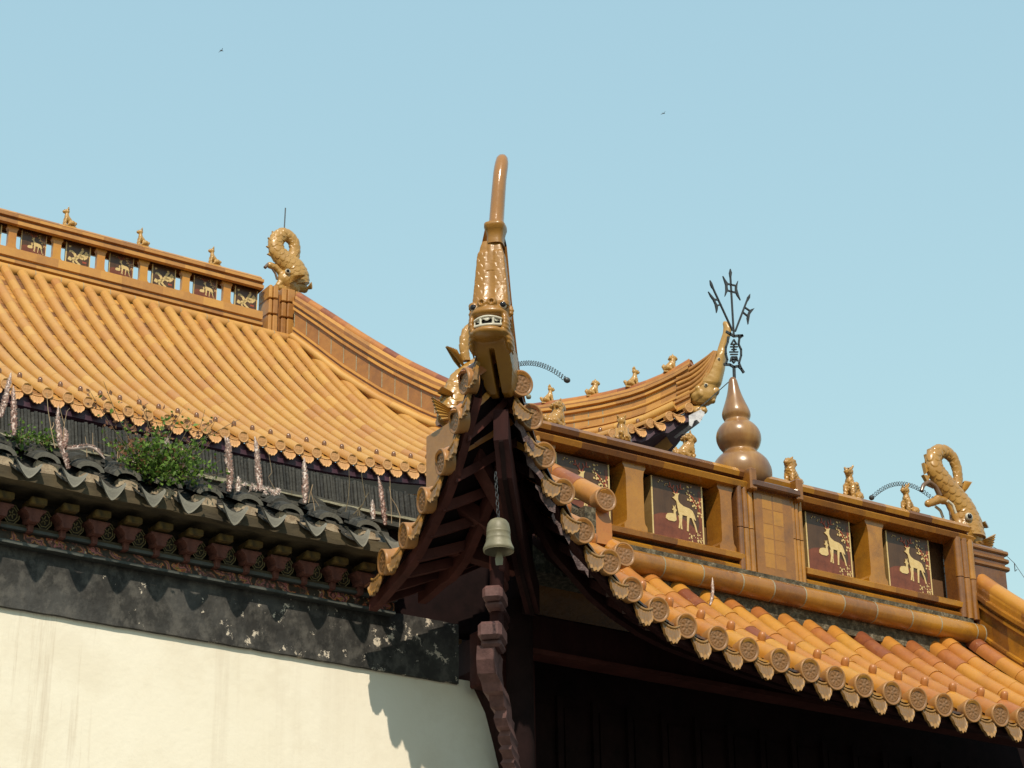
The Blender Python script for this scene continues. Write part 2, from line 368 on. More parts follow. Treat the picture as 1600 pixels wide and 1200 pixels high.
def m_paint():
    n = N('painted_scroll_frieze', 0.6, 0.3); v = n.vec((1, 1, 1)); w = n.new('ShaderNodeTexWave'); w.wave_type = 'BANDS'; w.bands_direction = 'DIAGONAL'
    w.inputs['Scale'].default_value = 5; w.inputs['Distortion'].default_value = 9; w.inputs['Detail'].default_value = 3; w.inputs['Detail Scale'].default_value = 2.2
    n.ln(v, w.inputs['Vector'])
    c = n.ramp(w.outputs[1], [(0.0, (0.03, 0.02, 0.012)), (0.30, (0.06, 0.035, 0.015)), (0.42, (0.36, 0.05, 0.045)), (0.56, (0.50, 0.29, 0.06)), (0.68, (0.05, 0.05, 0.03)), (0.84, (0.50, 0.16, 0.15)), (1.0, (0.06, 0.03, 0.02))])
    d = n.ramp(n.noise(16, 5), [(0.38, WHT), (0.54, BLK)]); c = n.mix(d, c, (0.035, 0.028, 0.02))
    k = n.ramp(n.noise(45, 2), [(0.68, BLK), (0.72, WHT)]); c = n.mix(k, c, (0.45, 0.34, 0.24)); n.bump(n.noise(30, 3), 0.5, 0.01); return n.col(c)
M['paint'] = m_paint()
M['board'] = simple('weathered_brown_board', (0.022, 0.016, 0.009), (0.11, 0.082, 0.043), 9, 0.85, 0.6, 0.01, stretch=(0.3, 1, 1))
M['old_wood'] = simple('bleached_board_ends', (0.20, 0.14, 0.09), (0.48, 0.38, 0.26), 18, 0.9, 0.6, 0.01)
M['rust_wood'] = simple('faded_red_bracket_paint', (0.07, 0.022, 0.016), (0.17, 0.06, 0.042), 20, 0.8, 0.5)
M['yellow_paint'] = simple('faded_yellow_paint', (0.03, 0.022, 0.010), (0.17, 0.10, 0.018), 16, 0.8, 0.4)
M['frieze_dark'] = simple('dark_frieze_paint', (0.014, 0.012, 0.010), (0.045, 0.035, 0.022), 14, 0.8, 0.5)
M['gold'] = simple('dull_gold_paint', (0.18, 0.14, 0.06), (0.34, 0.28, 0.14), 30, 0.6, 0.2)
M['slate_paint'] = simple('grey_green_moulding', (0.04, 0.045, 0.042), (0.085, 0.09, 0.08), 10, 0.7, 0.4)
M['timber'] = simple('dark_red_timber', (0.018, 0.007, 0.007), (0.042, 0.014, 0.013), 6, 0.75, 0.4, 0.008, 0.12, stretch=(1, 1, 0.3))
M['timber_red'] = simple('red_lacquer_timber', (0.045, 0.014, 0.011), (0.09, 0.028, 0.022), 7, 0.7, 0.4, spec=0.15)
M['timber_pink'] = simple('faded_maroon_timber', (0.06, 0.026, 0.024), (0.15, 0.072, 0.066), 12, 0.7, 0.5)
M['soffit'] = simple('shade_dark_boards', (0.008, 0.005, 0.005), (0.02, 0.010, 0.010), 5, 0.9, 0.4, spec=0.08)  # near-black base colour carries the eave's shade, also on columns and screen
M['peel'] = simple('peeling_whitewash', (0.035, 0.014, 0.014), (0.22, 0.15, 0.14), 24, 0.85, 0.7, 0.02)
M['rafter_end'] = simple('rafter_end_paint', (0.16, 0.085, 0.07), (0.27, 0.17, 0.14), 18, 0.8, 0.4)
M['hall_wood'] = simple('purple_brown_lacquer', (0.035, 0.014, 0.025), (0.075, 0.03, 0.05), 5, 0.5, 0.3)
M['hall_white'] = simple('flaking_white_board', (0.30, 0.29, 0.32), (0.72, 0.70, 0.70), 9, 0.85, 0.6)
M['iron'] = simple('black_iron', (0.02, 0.022, 0.025), (0.05, 0.052, 0.055), 30, 0.55, 0.2)
M['wire'] = simple('dull_steel_wire', (0.05, 0.055, 0.06), (0.11, 0.115, 0.12), 30, 0.45, 0.0, metal=0.4)
M['bronze'] = simple('verdigris_bronze', (0.13, 0.112, 0.066), (0.24, 0.21, 0.13), 9, 0.5, 0.3, spec=0.5)
M['teeth'] = simple('bone_white_glaze', (0.42, 0.38, 0.30), (0.62, 0.58, 0.48), 14, 0.3, 0.1)
M['eye_black'] = simple('black_glaze', (0.008, 0.007, 0.01), (0.02, 0.018, 0.02), 8, 0.1, 0.0)
M['mouth_dark'] = simple('dark_mouth_glaze', (0.012, 0.007, 0.005), (0.03, 0.015, 0.01), 8, 0.5, 0.0)
M['panel_bg'] = simple('dark_brown_panel_glaze', (0.05, 0.023, 0.011), (0.10, 0.05, 0.022), 5, 0.3, 0.15, stretch=(1, 1, 0.3))
M['panel_red'] = simple('rust_red_panel_glaze', (0.11, 0.028, 0.012), (0.20, 0.056, 0.024), 7, 0.35, 0.2)
M['deer'] = simple('cream_deer_glaze', (0.52, 0.36, 0.14), (0.66, 0.49, 0.23), 22, 0.35, 0.15)
M['antler'] = simple('red_branch_glaze', (0.28, 0.05, 0.022), (0.38, 0.08, 0.035), 14, 0.35, 0.1)
M['olive'] = simple('olive_side_glaze', (0.20, 0.12, 0.04), (0.30, 0.19, 0.075), 6, 0.35, 0.1)
M['leaf'] = None
def m_leaf(name, stops, tr=0.25):
    n = N(name, 0.55, 0.3); c = n.ramp(n.tint(), stops); n.b.inputs['Transmission Weight'].default_value = 0.0
    n.col(c); tl = n.new('ShaderNodeBsdfTranslucent'); n.ln(c, tl.inputs[0]); mx = n.new('ShaderNodeMixShader'); mx.inputs[0].default_value = tr
    n.ln(n.b.outputs[0], mx.inputs[1]); n.ln(tl.outputs[0], mx.inputs[2]); n.ln(mx.outputs[0], n.t.nodes['Material Output'].inputs[0]); return n.m
M['leaf'] = m_leaf('shrub_leaf', [(0.0, (0.06, 0.10, 0.02)), (0.5, (0.13, 0.23, 0.035)), (0.8, (0.22, 0.33, 0.06)), (0.88, (0.24, 0.12, 0.06)), (1.0, (0.28, 0.13, 0.075))], 0.4)
M['stem'] = simple('brown_stem', (0.09, 0.065, 0.035), (0.17, 0.13, 0.07), 20, 0.8, 0.2)
M['straw'] = simple('dry_straw', (0.25, 0.17, 0.10), (0.42, 0.31, 0.19), 20, 0.8, 0.1)
M['succulent'] = m_leaf('pink_stonecrop', [(0.0, (0.30, 0.14, 0.12)), (0.4, (0.78, 0.57, 0.50)), (1.0, (0.92, 0.84, 0.78))])
M['moss'] = m_leaf('roof_weed_leaf', [(0.0, (0.04, 0.07, 0.015)), (1.0, (0.12, 0.2, 0.04))])
M['ground'] = simple('stone_courtyard', (0.06, 0.055, 0.05), (0.11, 0.105, 0.095), 0.7, 0.9, 0.3)
M['bird'] = simple('grey_feather', (0.05, 0.055, 0.06), (0.09, 0.095, 0.1), 20, 0.8, 0.0)
# ------------------------------------------------------------------ ground
g = MB(); g.grid([[(x, y, 0.0) for x in np.linspace(-600, 900, 13)] for y in np.linspace(-500, 1000, 13)])
ground = bpy.data.objects.new('ground', g.mesh('ground', M['ground'])); COL.objects.link(ground); ground['kind'] = 'structure'; ground['label'] = 'stone paved courtyard ground'

# ------------------------------------------------------------------ shared tile pieces
def tile_row(mb, path, r, seg, lo=0.05, tint=None, n=9, lip=0.03, jit=0.002):
    """a row of overlapping half-round tiles laid up the slope along path (eave first)"""
    path = np.asarray(path, float); d = np.r_[0, np.cumsum(np.linalg.norm(np.diff(path, axis=0), axis=1))]; L = d[-1]
    P = lambda s_: np.array([np.interp(s_, d, path[:, k]) for k in range(3)])
    s0 = 0.0; k = 0
    while s0 < L-0.02:
        s1 = min(s0+seg, L); a = P(max(s0-0.02, 0)); b = P(s1); m_ = P((s0+s1)/2)
        t = rng.uniform(0, 1) if tint is None else tint(k, s0/L)
        j = rng.uniform(-jit, jit, 3)
        if k: a = a+j; b = b+j
        mb.tube([a, m_, b], [r*(1+lip), r, r*(1-lip*.9)], n, -0.18, PI+0.18, tint=t, caps=False)
        up = np.array([0, 0, 1.0]); tg = nrm(b-a); sd = nrm(np.cross(tg, up)); u2 = np.cross(sd, tg)
        ang = np.linspace(-0.18, PI+0.18, n)
        o = a + r*(1+lip)*(np.cos(ang)[:, None]*sd+np.sin(ang)[:, None]*u2); i_ = a + r*0.80*(np.cos(ang)[:, None]*sd+np.sin(ang)[:, None]*u2)
        mb.grid([i_, o], t, 0, False)
        s0 = s1; k += 1
def pan_sheet(mb, p0, p1, step, sag, tint=None):
    """concave channel of pan tiles between two rows"""
    p0, p1 = np.asarray(p0, float), np.asarray(p1, float)
    def res(p, n):
        d = np.r_[0, np.cumsum(np.linalg.norm(np.diff(p, axis=0), axis=1))]; s_ = np.linspace(0, d[-1], n)
        return np.stack([np.interp(s_, d, p[:, k]) for k in range(3)], 1)
    L = max(np.linalg.norm(np.diff(p0, axis=0), axis=1).sum(), np.linalg.norm(np.diff(p1, axis=0), axis=1).sum()); n = max(2, int(L/step)+1)
    a, b = res(p0, n+1), res(p1, n+1); w = np.array([0, 0.25, 0.5, 0.75, 1.0]); dz = -sag*np.array([0.35, 0.85, 1.0, 0.85, 0.35])
    for i in range(n):
        q0 = a[i][None]*(1-w[:, None])+b[i][None]*w[:, None]; q1 = a[i+1][None]*(1-w[:, None])+b[i+1][None]*w[:, None]
        q0 = q0 + np.stack([0*dz, 0*dz, dz+0.012], 1); q1 = q1+np.stack([0*dz, 0*dz, dz-0.002], 1)
        e = q0 - np.array([0, 0, 0.014]); t = rng.uniform(0, 1) if tint is None else tint
        mb.grid([e, q0, q1], t, 0, False)
def disc_mesh(name, mats, r, relief=0.006, petals=8, nr=17, na=72):
    """round tile end: raised rim, ring of dots, flower; faces -y"""
    mb = MB(); P = []
    for i in range(nr+1):
        q = i/nr*1.0
        row = []
        for k in range(na):
            a = 2*PI*k/na; h = 0
            if q > 0.88: h = 1.5
            elif q > 0.80: h = 0.6
            elif q > 0.74: h = 0.0
            elif q > 0.64: h = 0.55+0.35*math.cos(3*petals*a)
            elif q > 0.57: h = 0.15
            elif q > 0.24: h = 0.45+0.45*math.cos(petals*a)*math.sin((q-.24)/.33*PI)
            elif q > 0.17: h = 0.2
            else: h = 0.8
            row.append((r*q*math.cos(a), -0.012-relief*h, r*q*math.sin(a)))
        P.append(row)
    P.append([(r*math.cos(2*PI*k/na), -0.004, r*math.sin(2*PI*k/na)) for k in range(na)])
    P.append([(r*0.99*math.cos(2*PI*k/na), 0.05, r*0.99*math.sin(2*PI*k/na)) for k in range(na)])
    tt = []
    for i in range(nr+2): tt += [0.68 if i >= nr-2 else 0.3]*na
    mb.grid(P, tt, 0, True, closed=True, flip=False)
    return mb.mesh(name, mats)
def drip_mesh(name, mats, w, h, scal=5, tilt=0.25, rough=0.0):
    """hanging fan-shaped drip tile: curled lip on top, scalloped lower edge; faces -y, hangs from z=0"""
    mb = MB(); nu, nv = 21, 9; P = []
    for j in range(nv):
        v = j/(nv-1); row = []
        for i in range(nu):
            u = i/(nu-1)*2-1
            top = -0.42*h*(1-u*u)*0.55
            bot = -h*(math.sqrt(max(0, 1-(abs(u)**2.2)*0.78)))*(1+0.05*math.cos(u*PI*scal*0.9))
            z = top+(bot-top)*v; y = -v*h*tilt - 0.012*(1-u*u)
            e = 0.0035*math.sin(7*u*PI)*math.sin(v*PI*3) if 0.12 < v < 0.9 and abs(u) < 0.85 else 0.0
            if j >= nv-2: e += 0.004
            row.append((u*w/2*(1-0.10*v), y-0.004-e, z))
        P.append(row)
    tt = []
    for j in range(nv-1): tt += [0.8 if j >= nv-3 else (0.35 if 1 <= j <= 5 else 0.6)]*(nu-1)
    mb.grid(P, tt, 0, True, flip=True)
    B = [[(x, y+0.02, z) for x, y, z in row] for row in P]; mb.grid(B, 0.4, 0, True)
    mb.grid([P[0], B[0]], 0.5, 0, True); mb.grid([P[-1], B[-1]], 0.5, 0, True, flip=True)
    mb.grid([[r_[0] for r_ in P], [r_[0] for r_ in B]], 0.5, 0, True, flip=True); mb.grid([[r_[-1] for r_ in P], [r_[-1] for r_ in B]], 0.5, 0, True)
    lip = [(u*w/2, -0.004-0.012*(1-u*u), -0.42*h*(1-u*u)*0.55+0.004) for u in np.linspace(-1, 1, 13)]
    mb.tube(lip, 0.009, 6, tint=0.7)
    return mb.mesh(name, mats, recalc=True)
def nail_mesh(name, mats, r=0.02, h=0.045):
    mb = MB(); mb.lathe([(r*0.8, -0.01), (r, 0.0), (r*1.02, h*0.55), (r*0.92, h*0.8), (r*0.6, h*0.96), (0.0005, h)], n=12, tint=0.35); return mb.mesh(name, mats)
def ridge_profile(H, w, k=1.0):
    """half-round cap over stepped bands over a flat tiled face; returned as a closed-ish outline from right bottom over the top to left bottom"""
    half = [(w*0.95, 0), (w*0.95, .10*H), (w*1.2, .11*H), (w*1.2, .16*H), (w*1.0, .17*H), (w*1.0, .20*H), (w*1.18, .21*H), (w*1.18, .25*H), (w*0.82, .26*H), (w*0.82, .60*H),
            (w*1.15, .61*H), (w*1.15, .66*H), (w*0.95, .67*H), (w*0.95, .71*H), (w*1.3, .72*H), (w*1.3, .78*H), (w*0.75, .79*H), (w*0.75, .86*H), (w*0.66, .92*H), (w*0.42, .97*H), (0, H)]
    return half + [(-x, z) for x, z in half[::-1][1:]]
def band_tint(lo, nseg):
    tab = {}
    def f(i, j):
        key = (i//nseg, j//4); tab.setdefault(key, rng.uniform(0, 1)); return lo+(1-lo)*tab[key]
    return f

# ------------------------------------------------------------------ gate pavilion (tiled gateway with the upturned corner)
GATE = Thing('gate_pavilion', (9.2, 11.0, 0), 'orange glazed tile gateway roof with upturned corner above dark red timbers', 'pavilion')
FE = np.array([(6.02, 9.37, 6.84), (6.15, 9.43, 6.78), (6.235, 9.475, 6.73), (6.328, 9.52, 6.629), (6.424, 9.565, 6.465), (6.542, 9.618, 6.277), (6.718, 9.691, 6.118), (6.893, 9.756, 5.938), (7.123, 9.829, 5.814), (7.313, 9.88, 5.697), (7.533, 9.927, 5.627), (7.762, 9.964, 5.575),
               (8.013, 9.99, 5.547), (8.251, 10, 5.518), (8.489, 10, 5.488), (8.723, 10, 5.462), (8.923, 10, 5.444), (9.149, 10, 5.43), (9.377, 10, 5.416), (9.591, 10, 5.408), (9.81, 10, 5.402), (10.057, 10, 5.4), (10.299, 10, 5.405), (10.515, 10, 5.412)])
_m = FE[4:13][::-1].copy(); _m[:, 0] = 18.85-_m[:, 0]; _m[:, 2] -= 0.05
FE = np.vstack([FE, [(10.74, 10, 5.44)], _m])
fe = lambda x: np.array([x, np.interp(x, FE[:, 0], FE[:, 1]), np.interp(x, FE[:, 0], FE[:, 2])])
def front_top(x):
    if x < 7.22: return x+3.33
    if x > 11.3: return min(10.95, 18.85-x+3.25)
    return 11.03
def front_row(x, n=9):
    e = fe(x); T = max(front_top(x)-e[1], 0.06); t = np.linspace(0, T, n); return np.stack([np.full(n, x), e[1]+t, e[2]+0.60*t+0.14*t*t], 1)
hipz = lambda x: front_row(min(x, 7.22))[-1][2]
LE = np.array([(6.02, 9.37, 6.84), (6.01, 9.44, 6.76), (6.0, 9.50, 6.66), (6.0, 9.547, 6.579), (6.0, 9.647, 6.382), (6.0, 9.795, 6.186), (6.0, 9.992, 6.023), (6.0, 10.191, 5.877), (6.0, 10.424, 5.79), (6.0, 10.60, 5.73), (6.0, 10.75, 5.70)])
le = lambda y: np.array([np.interp(y, LE[:, 1], LE[:, 0]), y, np.interp(y, LE[:, 1], LE[:, 2])])
def left_row(y, n=7):
    e = le(y); xt = max(min(y-3.33, 7.05), e[0]+0.05); zt = hipz(y-3.33) if y < 10.4 else 6.28
    w = np.linspace(0, 1, n); return np.stack([e[0]+(xt-e[0])*w, np.full(n, y), e[2]+(zt-e[2])*(0.85*w+0.15*w*w)], 1)
fx = [float(v) for v in FE[3:-1, 0]]
fx = [v for v in fx if v < 12.45]
ly = [9.547, 9.647, 9.795, 9.992, 10.191, 10.424]
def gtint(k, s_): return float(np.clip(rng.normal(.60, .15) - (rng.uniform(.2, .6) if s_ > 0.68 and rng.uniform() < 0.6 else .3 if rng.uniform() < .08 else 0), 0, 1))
mb = MB()
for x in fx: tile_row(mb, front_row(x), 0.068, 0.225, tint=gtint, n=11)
roof = GATE.part('roof', mb, M['gate_tile'])
mb = MB()
xs = [6.2]+fx
for a, b in zip(xs[:-1], xs[1:]):
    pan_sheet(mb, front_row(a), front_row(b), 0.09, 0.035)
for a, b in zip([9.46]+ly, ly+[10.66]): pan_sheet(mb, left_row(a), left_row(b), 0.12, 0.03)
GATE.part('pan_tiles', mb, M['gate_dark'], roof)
mb = MB()
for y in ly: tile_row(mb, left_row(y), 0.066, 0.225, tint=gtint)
roof_l = GATE.part('side_roof', mb, M['gate_tile'])
# back slope, closed simply (only its ridge line can be seen)
mb = MB(); mb.grid([[(x, 11.2+t, 6.25-0.62*t) for x in np.linspace(6.95, 11.45, 20)] for t in np.linspace(0, 1.1, 6)]); GATE.part('back_roof', mb, M['gate_dark'])
dm = disc_mesh('eave_disc', M['disc'], 0.075, .005); dr = drip_mesh('drip_tile', M['drip'], 0.138, 0.135); nl = nail_mesh('tile_nail', M['gate_tile'], .026, .068)
for x in fx:
    p = front_row(x); s_ = nrm(p[1]-p[0]); tilt = nrm((0, 1, 0.12)); c = p[0]+np.array([0, -0.004, 0.0])
    ex = np.array([1.0, 0, 0]); ez = np.cross(ex, tilt)
    GATE.inst('eave_disc', dm, frame(ex, tilt, ez, c) @ Matrix.Rotation(rng.uniform(0, 6.28), 4, 'Y'), roof)
    e = fe(x)
    if x > 6.6:
        d = np.array([x, p[0][1]+0.15, np.interp(p[0][1]+0.15, p[:, 1], p[:, 2])+0.062]); tl = nrm((rng.uniform(-.12, .12), -0.35, 1))
        GATE.inst('tile_nail', nl, frame(nrm(np.cross((0, 1, 0), tl)), nrm(np.cross(tl, np.cross((0, 1, 0), tl))), tl, d), roof)
for a, b in zip(xs[:-1], xs[1:]):
    q = (fe(a)+fe(b))/2; sl = (fe(b)-fe(a)); rot = math.atan2(sl[2], sl[0])*0.55
    if a < 6.3: continue
    Mx = frame((1, 0, 0), (0, 1, 0), (0, 0, 1), q+np.array([0, 0.012, -0.03 if a > 7.3 else -0.025])) @ Matrix.Rotation(-rot, 4, 'Y') @ Matrix.Rotation(rng.uniform(-.05, .05), 4, 'X') @ Matrix.Diagonal((rng.uniform(.94, 1.03), 1, rng.uniform(.95, 1.05), 1))
    GATE.inst('drip_tile', dr, Mx, roof)
for y in ly:
    p = left_row(y); tilt = nrm((1, -0.2, 0.10)); ex = nrm((-0.2, -1.0, 0)); ez = np.cross(ex, tilt)
    GATE.inst('eave_disc', dm, frame(ex, tilt, ez, p[0]-np.array([0.004, 0, 0])) @ Matrix.Rotation(rng.uniform(0, 6.28), 4, 'Y'), roof_l)
lys = [9.48]+ly+[10.62]
for a, b in zip(lys[:-1], lys[1:]):
    q = (le(a)+le(b))/2; sl = le(b)-le(a); rot = math.atan2(-sl[2], sl[1])*0.6
    Mx = frame((0, -1, 0), (1, 0, 0), (0, 0, 1), q+np.array([0.012, 0, -0.012])) @ Matrix.Rotation(-rot, 4, 'Y')
    GATE.inst('drip_tile', dr, Mx, roof_l)
# eave boards, soffit and rafters
def low(row, s0, s1, dz, n=8):
    d = np.r_[0, np.cumsum(np.linalg.norm(np.diff(row, axis=0), axis=1))]; s_ = np.linspace(s0, min(s1, d[-1]), n)
    return np.stack([np.interp(s_, d, row[:, k]) for k in range(3)], 1)+np.array([0, 0, dz])
fx2 = np.r_[np.linspace(6.24, 7.3, 14), np.linspace(7.4, 12.4, 24)]
ly2 = np.linspace(9.53, 10.68, 16)
rowsF = [front_row(x, 13) for x in fx2]; rowsL = [left_row(y, 13) for y in ly2]
mb = MB(); mb.grid([low(r, 0.03, 2.0, -0.085) for r in rowsF], 0.5, 0, False); mb.grid([low(r, 0.03, 2.0, -0.085) for r in rowsL], 0.5, 0, False)
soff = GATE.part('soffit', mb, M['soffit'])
def fascia(rows, s_, dz, h, th, inward):
    mb = MB(); P = [r_[0]+(r_[-1]-r_[0])*min(0.95, s_/max(np.linalg.norm(r_[-1]-r_[0]), 1e-3)) for r_ in rows]
    P = np.array(P); inward = np.asarray(inward, float)
    A = P+np.array([0, 0, dz]); B = A-np.array([0, 0, h]); C = B+inward*th; D = A+inward*th
    mb.grid([A, B, C, D], 0.5, 0, False, flip=True); return mb
GATE.part('eave_board', fascia(rowsF, 0.05, -0.055, 0.075, 0.05, (0, 1, 0)), M['timber'], recalc=True)
GATE.part('eave_board', fascia(rowsL, 0.05, -0.055, 0.10, 0.05, (1, 0, 0)), M['timber_red'], recalc=True)
rowsF2 = [r for r, x in zip(rowsF, fx2) if x > 6.5]; rowsL2 = [r for r, y in zip(rowsL, ly2) if y > 9.62]
GATE.part('inner_eave_board', fascia(rowsF2, 0.34, -0.15, 0.085, 0.05, (0, 1, 0)), M['timber'], recalc=True)
GATE.part('inner_eave_board', fascia(rowsL2, 0.42, -0.13, 0.10, 0.05, (1, 0, 0)), M['timber_red'], recalc=True)
for x in np.r_[np.arange(6.55, 7.5, 0.135), np.arange(7.55, 12.3, 0.225)]:
    r_ = low(front_row(x, 13), 0.12, 1.1, -0.125, 7)
    mb = MB()
    if len(r_) > 1 and np.linalg.norm(r_[-1]-r_[0]) > 0.05:
        mb.sweep(r_, [(-.03, -.03), (.03, -.03), (.03, .03), (-.03, .03), (-.03, -.03)], side=(1, 0, 0), caps=False)
        mb.add(r_[0]+np.array([(-.03, -.002, -.03), (.03, -.002, -.03), (.03, -.002, .03), (-.03, -.002, .03)]), [(0, 1, 2, 3)], 0.5, 1, False)
        GATE.part('rafter', mb, [M['timber'], M['rafter_end']], soff, recalc=True)
for y in np.arange(9.66, 10.68, 0.14):
    r_ = low(left_row(y, 13), 0.08, 0.9, -0.125, 6); mb = MB()
    mb.sweep(r_, [(-.03, -.03), (.03, -.03), (.03, .03), (-.03, .03), (-.03, -.03)], side=(0, 1, 0), caps=True); GATE.part('rafter', mb, M['timber_red'], soff, recalc=True)
# hip rafter under the corner, running back to the column head
mb = MB(); hx = np.array([(6.22, 9.55, 6.40), (6.25, 9.58, 6.34), (6.30, 9.64, 6.22), (6.5, 9.86, 6.02), (6.75, 10.15, 5.88), (7.05, 10.5, 5.8)])
mb.sweep(hx, [(-.042, -.12), (.042, -.12), (.042, .06), (-.042, .06), (-.042, -.12)], tint=lambda i, j: .5); hipr = GATE.part('hip_rafter', mb, M['timber'], recalc=True)
mb = MB(); mb.sweep(hx+np.array([0, 0, -.12]), [(-.012, -.01), (.012, -.01), (.012, .0), (-.012, .0), (-.012, -.01)]); GATE.part('rafter_shadow_strip', mb, M['soffit'], hipr, recalc=True)  # raised dark strip stands in for the shadow line down the rafter
mb = MB()
for q0, q1 in (((6.20, 9.80, 6.28), (6.50, 9.92, 6.02)), ((6.21, 10.05, 6.08), (6.62, 10.05, 5.92)), ((6.23, 10.3, 5.93), (6.75, 10.22, 5.84))):
    mb.sweep([q0, q1], [(-.04, -.05), (.04, -.05), (.04, .05), (-.04, .05), (-.04, -.05)])
GATE.part('cross_rafter', mb, M['timber_red'], hipr, recalc=True)
# column, carved bracket strut, blocks, beams, back screen
mb = MB(); mb.tube([(7.06, 10.66, 0), (7.06, 10.66, 5.8)], 0.08, 20); GATE.part('column', mb, M['soffit'])
mb = MB(); mb.tube([(11.9, 10.66, 0), (11.9, 10.66, 5.8)], 0.08, 20); GATE.part('column', mb, M['soffit'])
dv = nrm((0.67, 0.742, 0)); sv = np.array([dv[1], -dv[0], 0])
def strut_pt(px, py, k): # the carved strut leans in the plane that runs from under the corner back to the column
    y = 10.02+k; return at(px, py, y)
mb = MB()
outer = [(759, 1008, 0), (758, 1030, 0.02), (760, 1052, 0.05), (767, 1066, 0.08), (770, 1080, 0.1), (775, 1086, 0.13), (777, 1104, 0.16), (783, 1110, .17), (781, 1122, .18), (785, 1136, .2), (790, 1142, 0.23), (787, 1150, .24), (788, 1158, .26), (792, 1164, .27), (789, 1171, .28), (792, 1178, .3), (795, 1186, 0.32), (792, 1192, .33), (796, 1200, 0.34), (793, 1207, .35), (797, 1216, .36), (803, 1250, 0.43)]
O_ = [strut_pt(*q) for q in outer]; hw = [.05, .05, .052, .055, .055, .042, .04, .032, .036, .036, .028, .034, .034, .028, .036, .03, .034, .038, .033, .04, .036, .03]
for i in range(len(O_)-1):
    for sgn in (1,):
        a, b = O_[i], O_[i+1]; dpt = dv*0.28
        q = [a-sv*hw[i], a+sv*hw[i], b+sv*hw[i+1], b-sv*hw[i+1]]
        mb.add(q, [(0, 1, 2, 3)], 0.5, 0, False)
        mb.add([a-sv*hw[i], b-sv*hw[i+1], b-sv*hw[i+1]+dpt, a-sv*hw[i]+dpt], [(0, 1, 2, 3)], 0.5, 0, False)
        mb.add([a+sv*hw[i], b+sv*hw[i+1], b+sv*hw[i+1]+dpt, a+sv*hw[i]+dpt], [(3, 2, 1, 0)], 0.5, 0, False)
mb.add([O_[0]-sv*.05, O_[0]+sv*.05, O_[0]+sv*.05+dv*.3, O_[0]-sv*.05+dv*.3], [(0, 1, 2, 3)], 0.5, 0, False)
GATE.part('carved_strut', mb, M['timber_pink'], recalc=True)
for (px, py, y, sx, sz, mt) in ((770, 927, 10.0, .115, .13, 'timber_pink'), (766, 985, 9.98, .135, .15, 'timber_pink'), (777, 955, 10.1, .09, .11, 'timber'), (777, 880, 10.05, .085, .20, 'timber_red')):
    mb = MB(); c = at(px, py, y); mb.box(c+dv*0.08, (sx, 0.22, sz*0.66), ax=[sv, dv, (0, 0, 1)], bev=0.02); mb.box(c+dv*0.10+np.array([0, 0, -sz*.42]), (sx*.84, 0.18, sz*0.3), ax=[sv, dv, (0, 0, 1)], bev=0.015)
    GATE.part('bracket_block', mb, M[mt])
mb = MB(); mb.tube([at(777, 800, 10.0), at(776, 1000, 10.12)], 0.04, 8); GATE.part('corner_post', mb, M['timber'])
mb = MB(); mb.box((9.6, 10.78, 5.66), (5.2, 0.10, 0.24), bev=.015); GATE.part('front_beam', mb, M['timber'])
mb = MB(); mb.box((9.6, 10.75, 5.525), (5.2, 0.14, 0.03)); GATE.part('beam_moulding', mb, M['timber_red'])
mb = MB(); mb.box((6.98, 10.84, 5.46), (.26, 0.10, 0.34), bev=.01); GATE.part('side_beam', mb, M['timber_red'])
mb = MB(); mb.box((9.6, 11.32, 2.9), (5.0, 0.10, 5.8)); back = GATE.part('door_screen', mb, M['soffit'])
mb = MB()
for k, x in enumerate(np.arange(7.2, 12.0, 0.27)):
    mb.box((x, 11.25, 5.15), (.04, .03, .62)); mb.box((x+.135, 11.262, 5.15), (.17, .012, .5))
mb.box((9.6, 11.24, 4.84), (5, .05, .06)); mb.box((9.6, 11.245, 4.4), (5, .04, .05))
GATE.part('screen_frame', mb, M['soffit'], back)
mb = MB(); mb.prism([(6.86, 5.40), (6.92, 5.32), (7.0, 5.18), (7.055, 5.0), (7.095, 4.85), (7.10, 0), (7.3, 0), (7.3, 5.6), (6.86, 5.6)], (0, 10.86, 0), (1, 0, 0), (0, 0, 1), (0, 1, 0), .3); GATE.part('wall_post', mb, M['timber'], recalc=True)
mb = MB(); mb.box((6.72, 11.0, 5.98), (.78, .12, .66)); mb.box((7.06, 10.8, 6.0), (.06, .5, .6)); GATE.part('gable_board', mb, M['soffit'])
# peeling paint flakes on the corner soffit
mb = MB()
for (x, s_, w) in ((6.36, .1, .06), (6.45, .13, .05), (6.56, .12, .06), (6.70, .12, .05), (6.86, .10, .045)):
    w = w*.6; r_ = front_row(x, 13); a = r_[0]+np.array([0.02, s_*.3+.02, -.16]); P = []
    for i in range(5):
        P.append([a+np.array([i*.03-.06+rng.uniform(-.012, .012), -.004*abs(i-2)-0.02, -w*2*(v-.5)*(1-.2*abs(i-2))+rng.uniform(-.014, .014)-(i*.03)]) for v in (0, .5, 1)])
    mb.grid(P, .5, 0, False)
GATE.part('flaking_paint', mb, M['peel'])

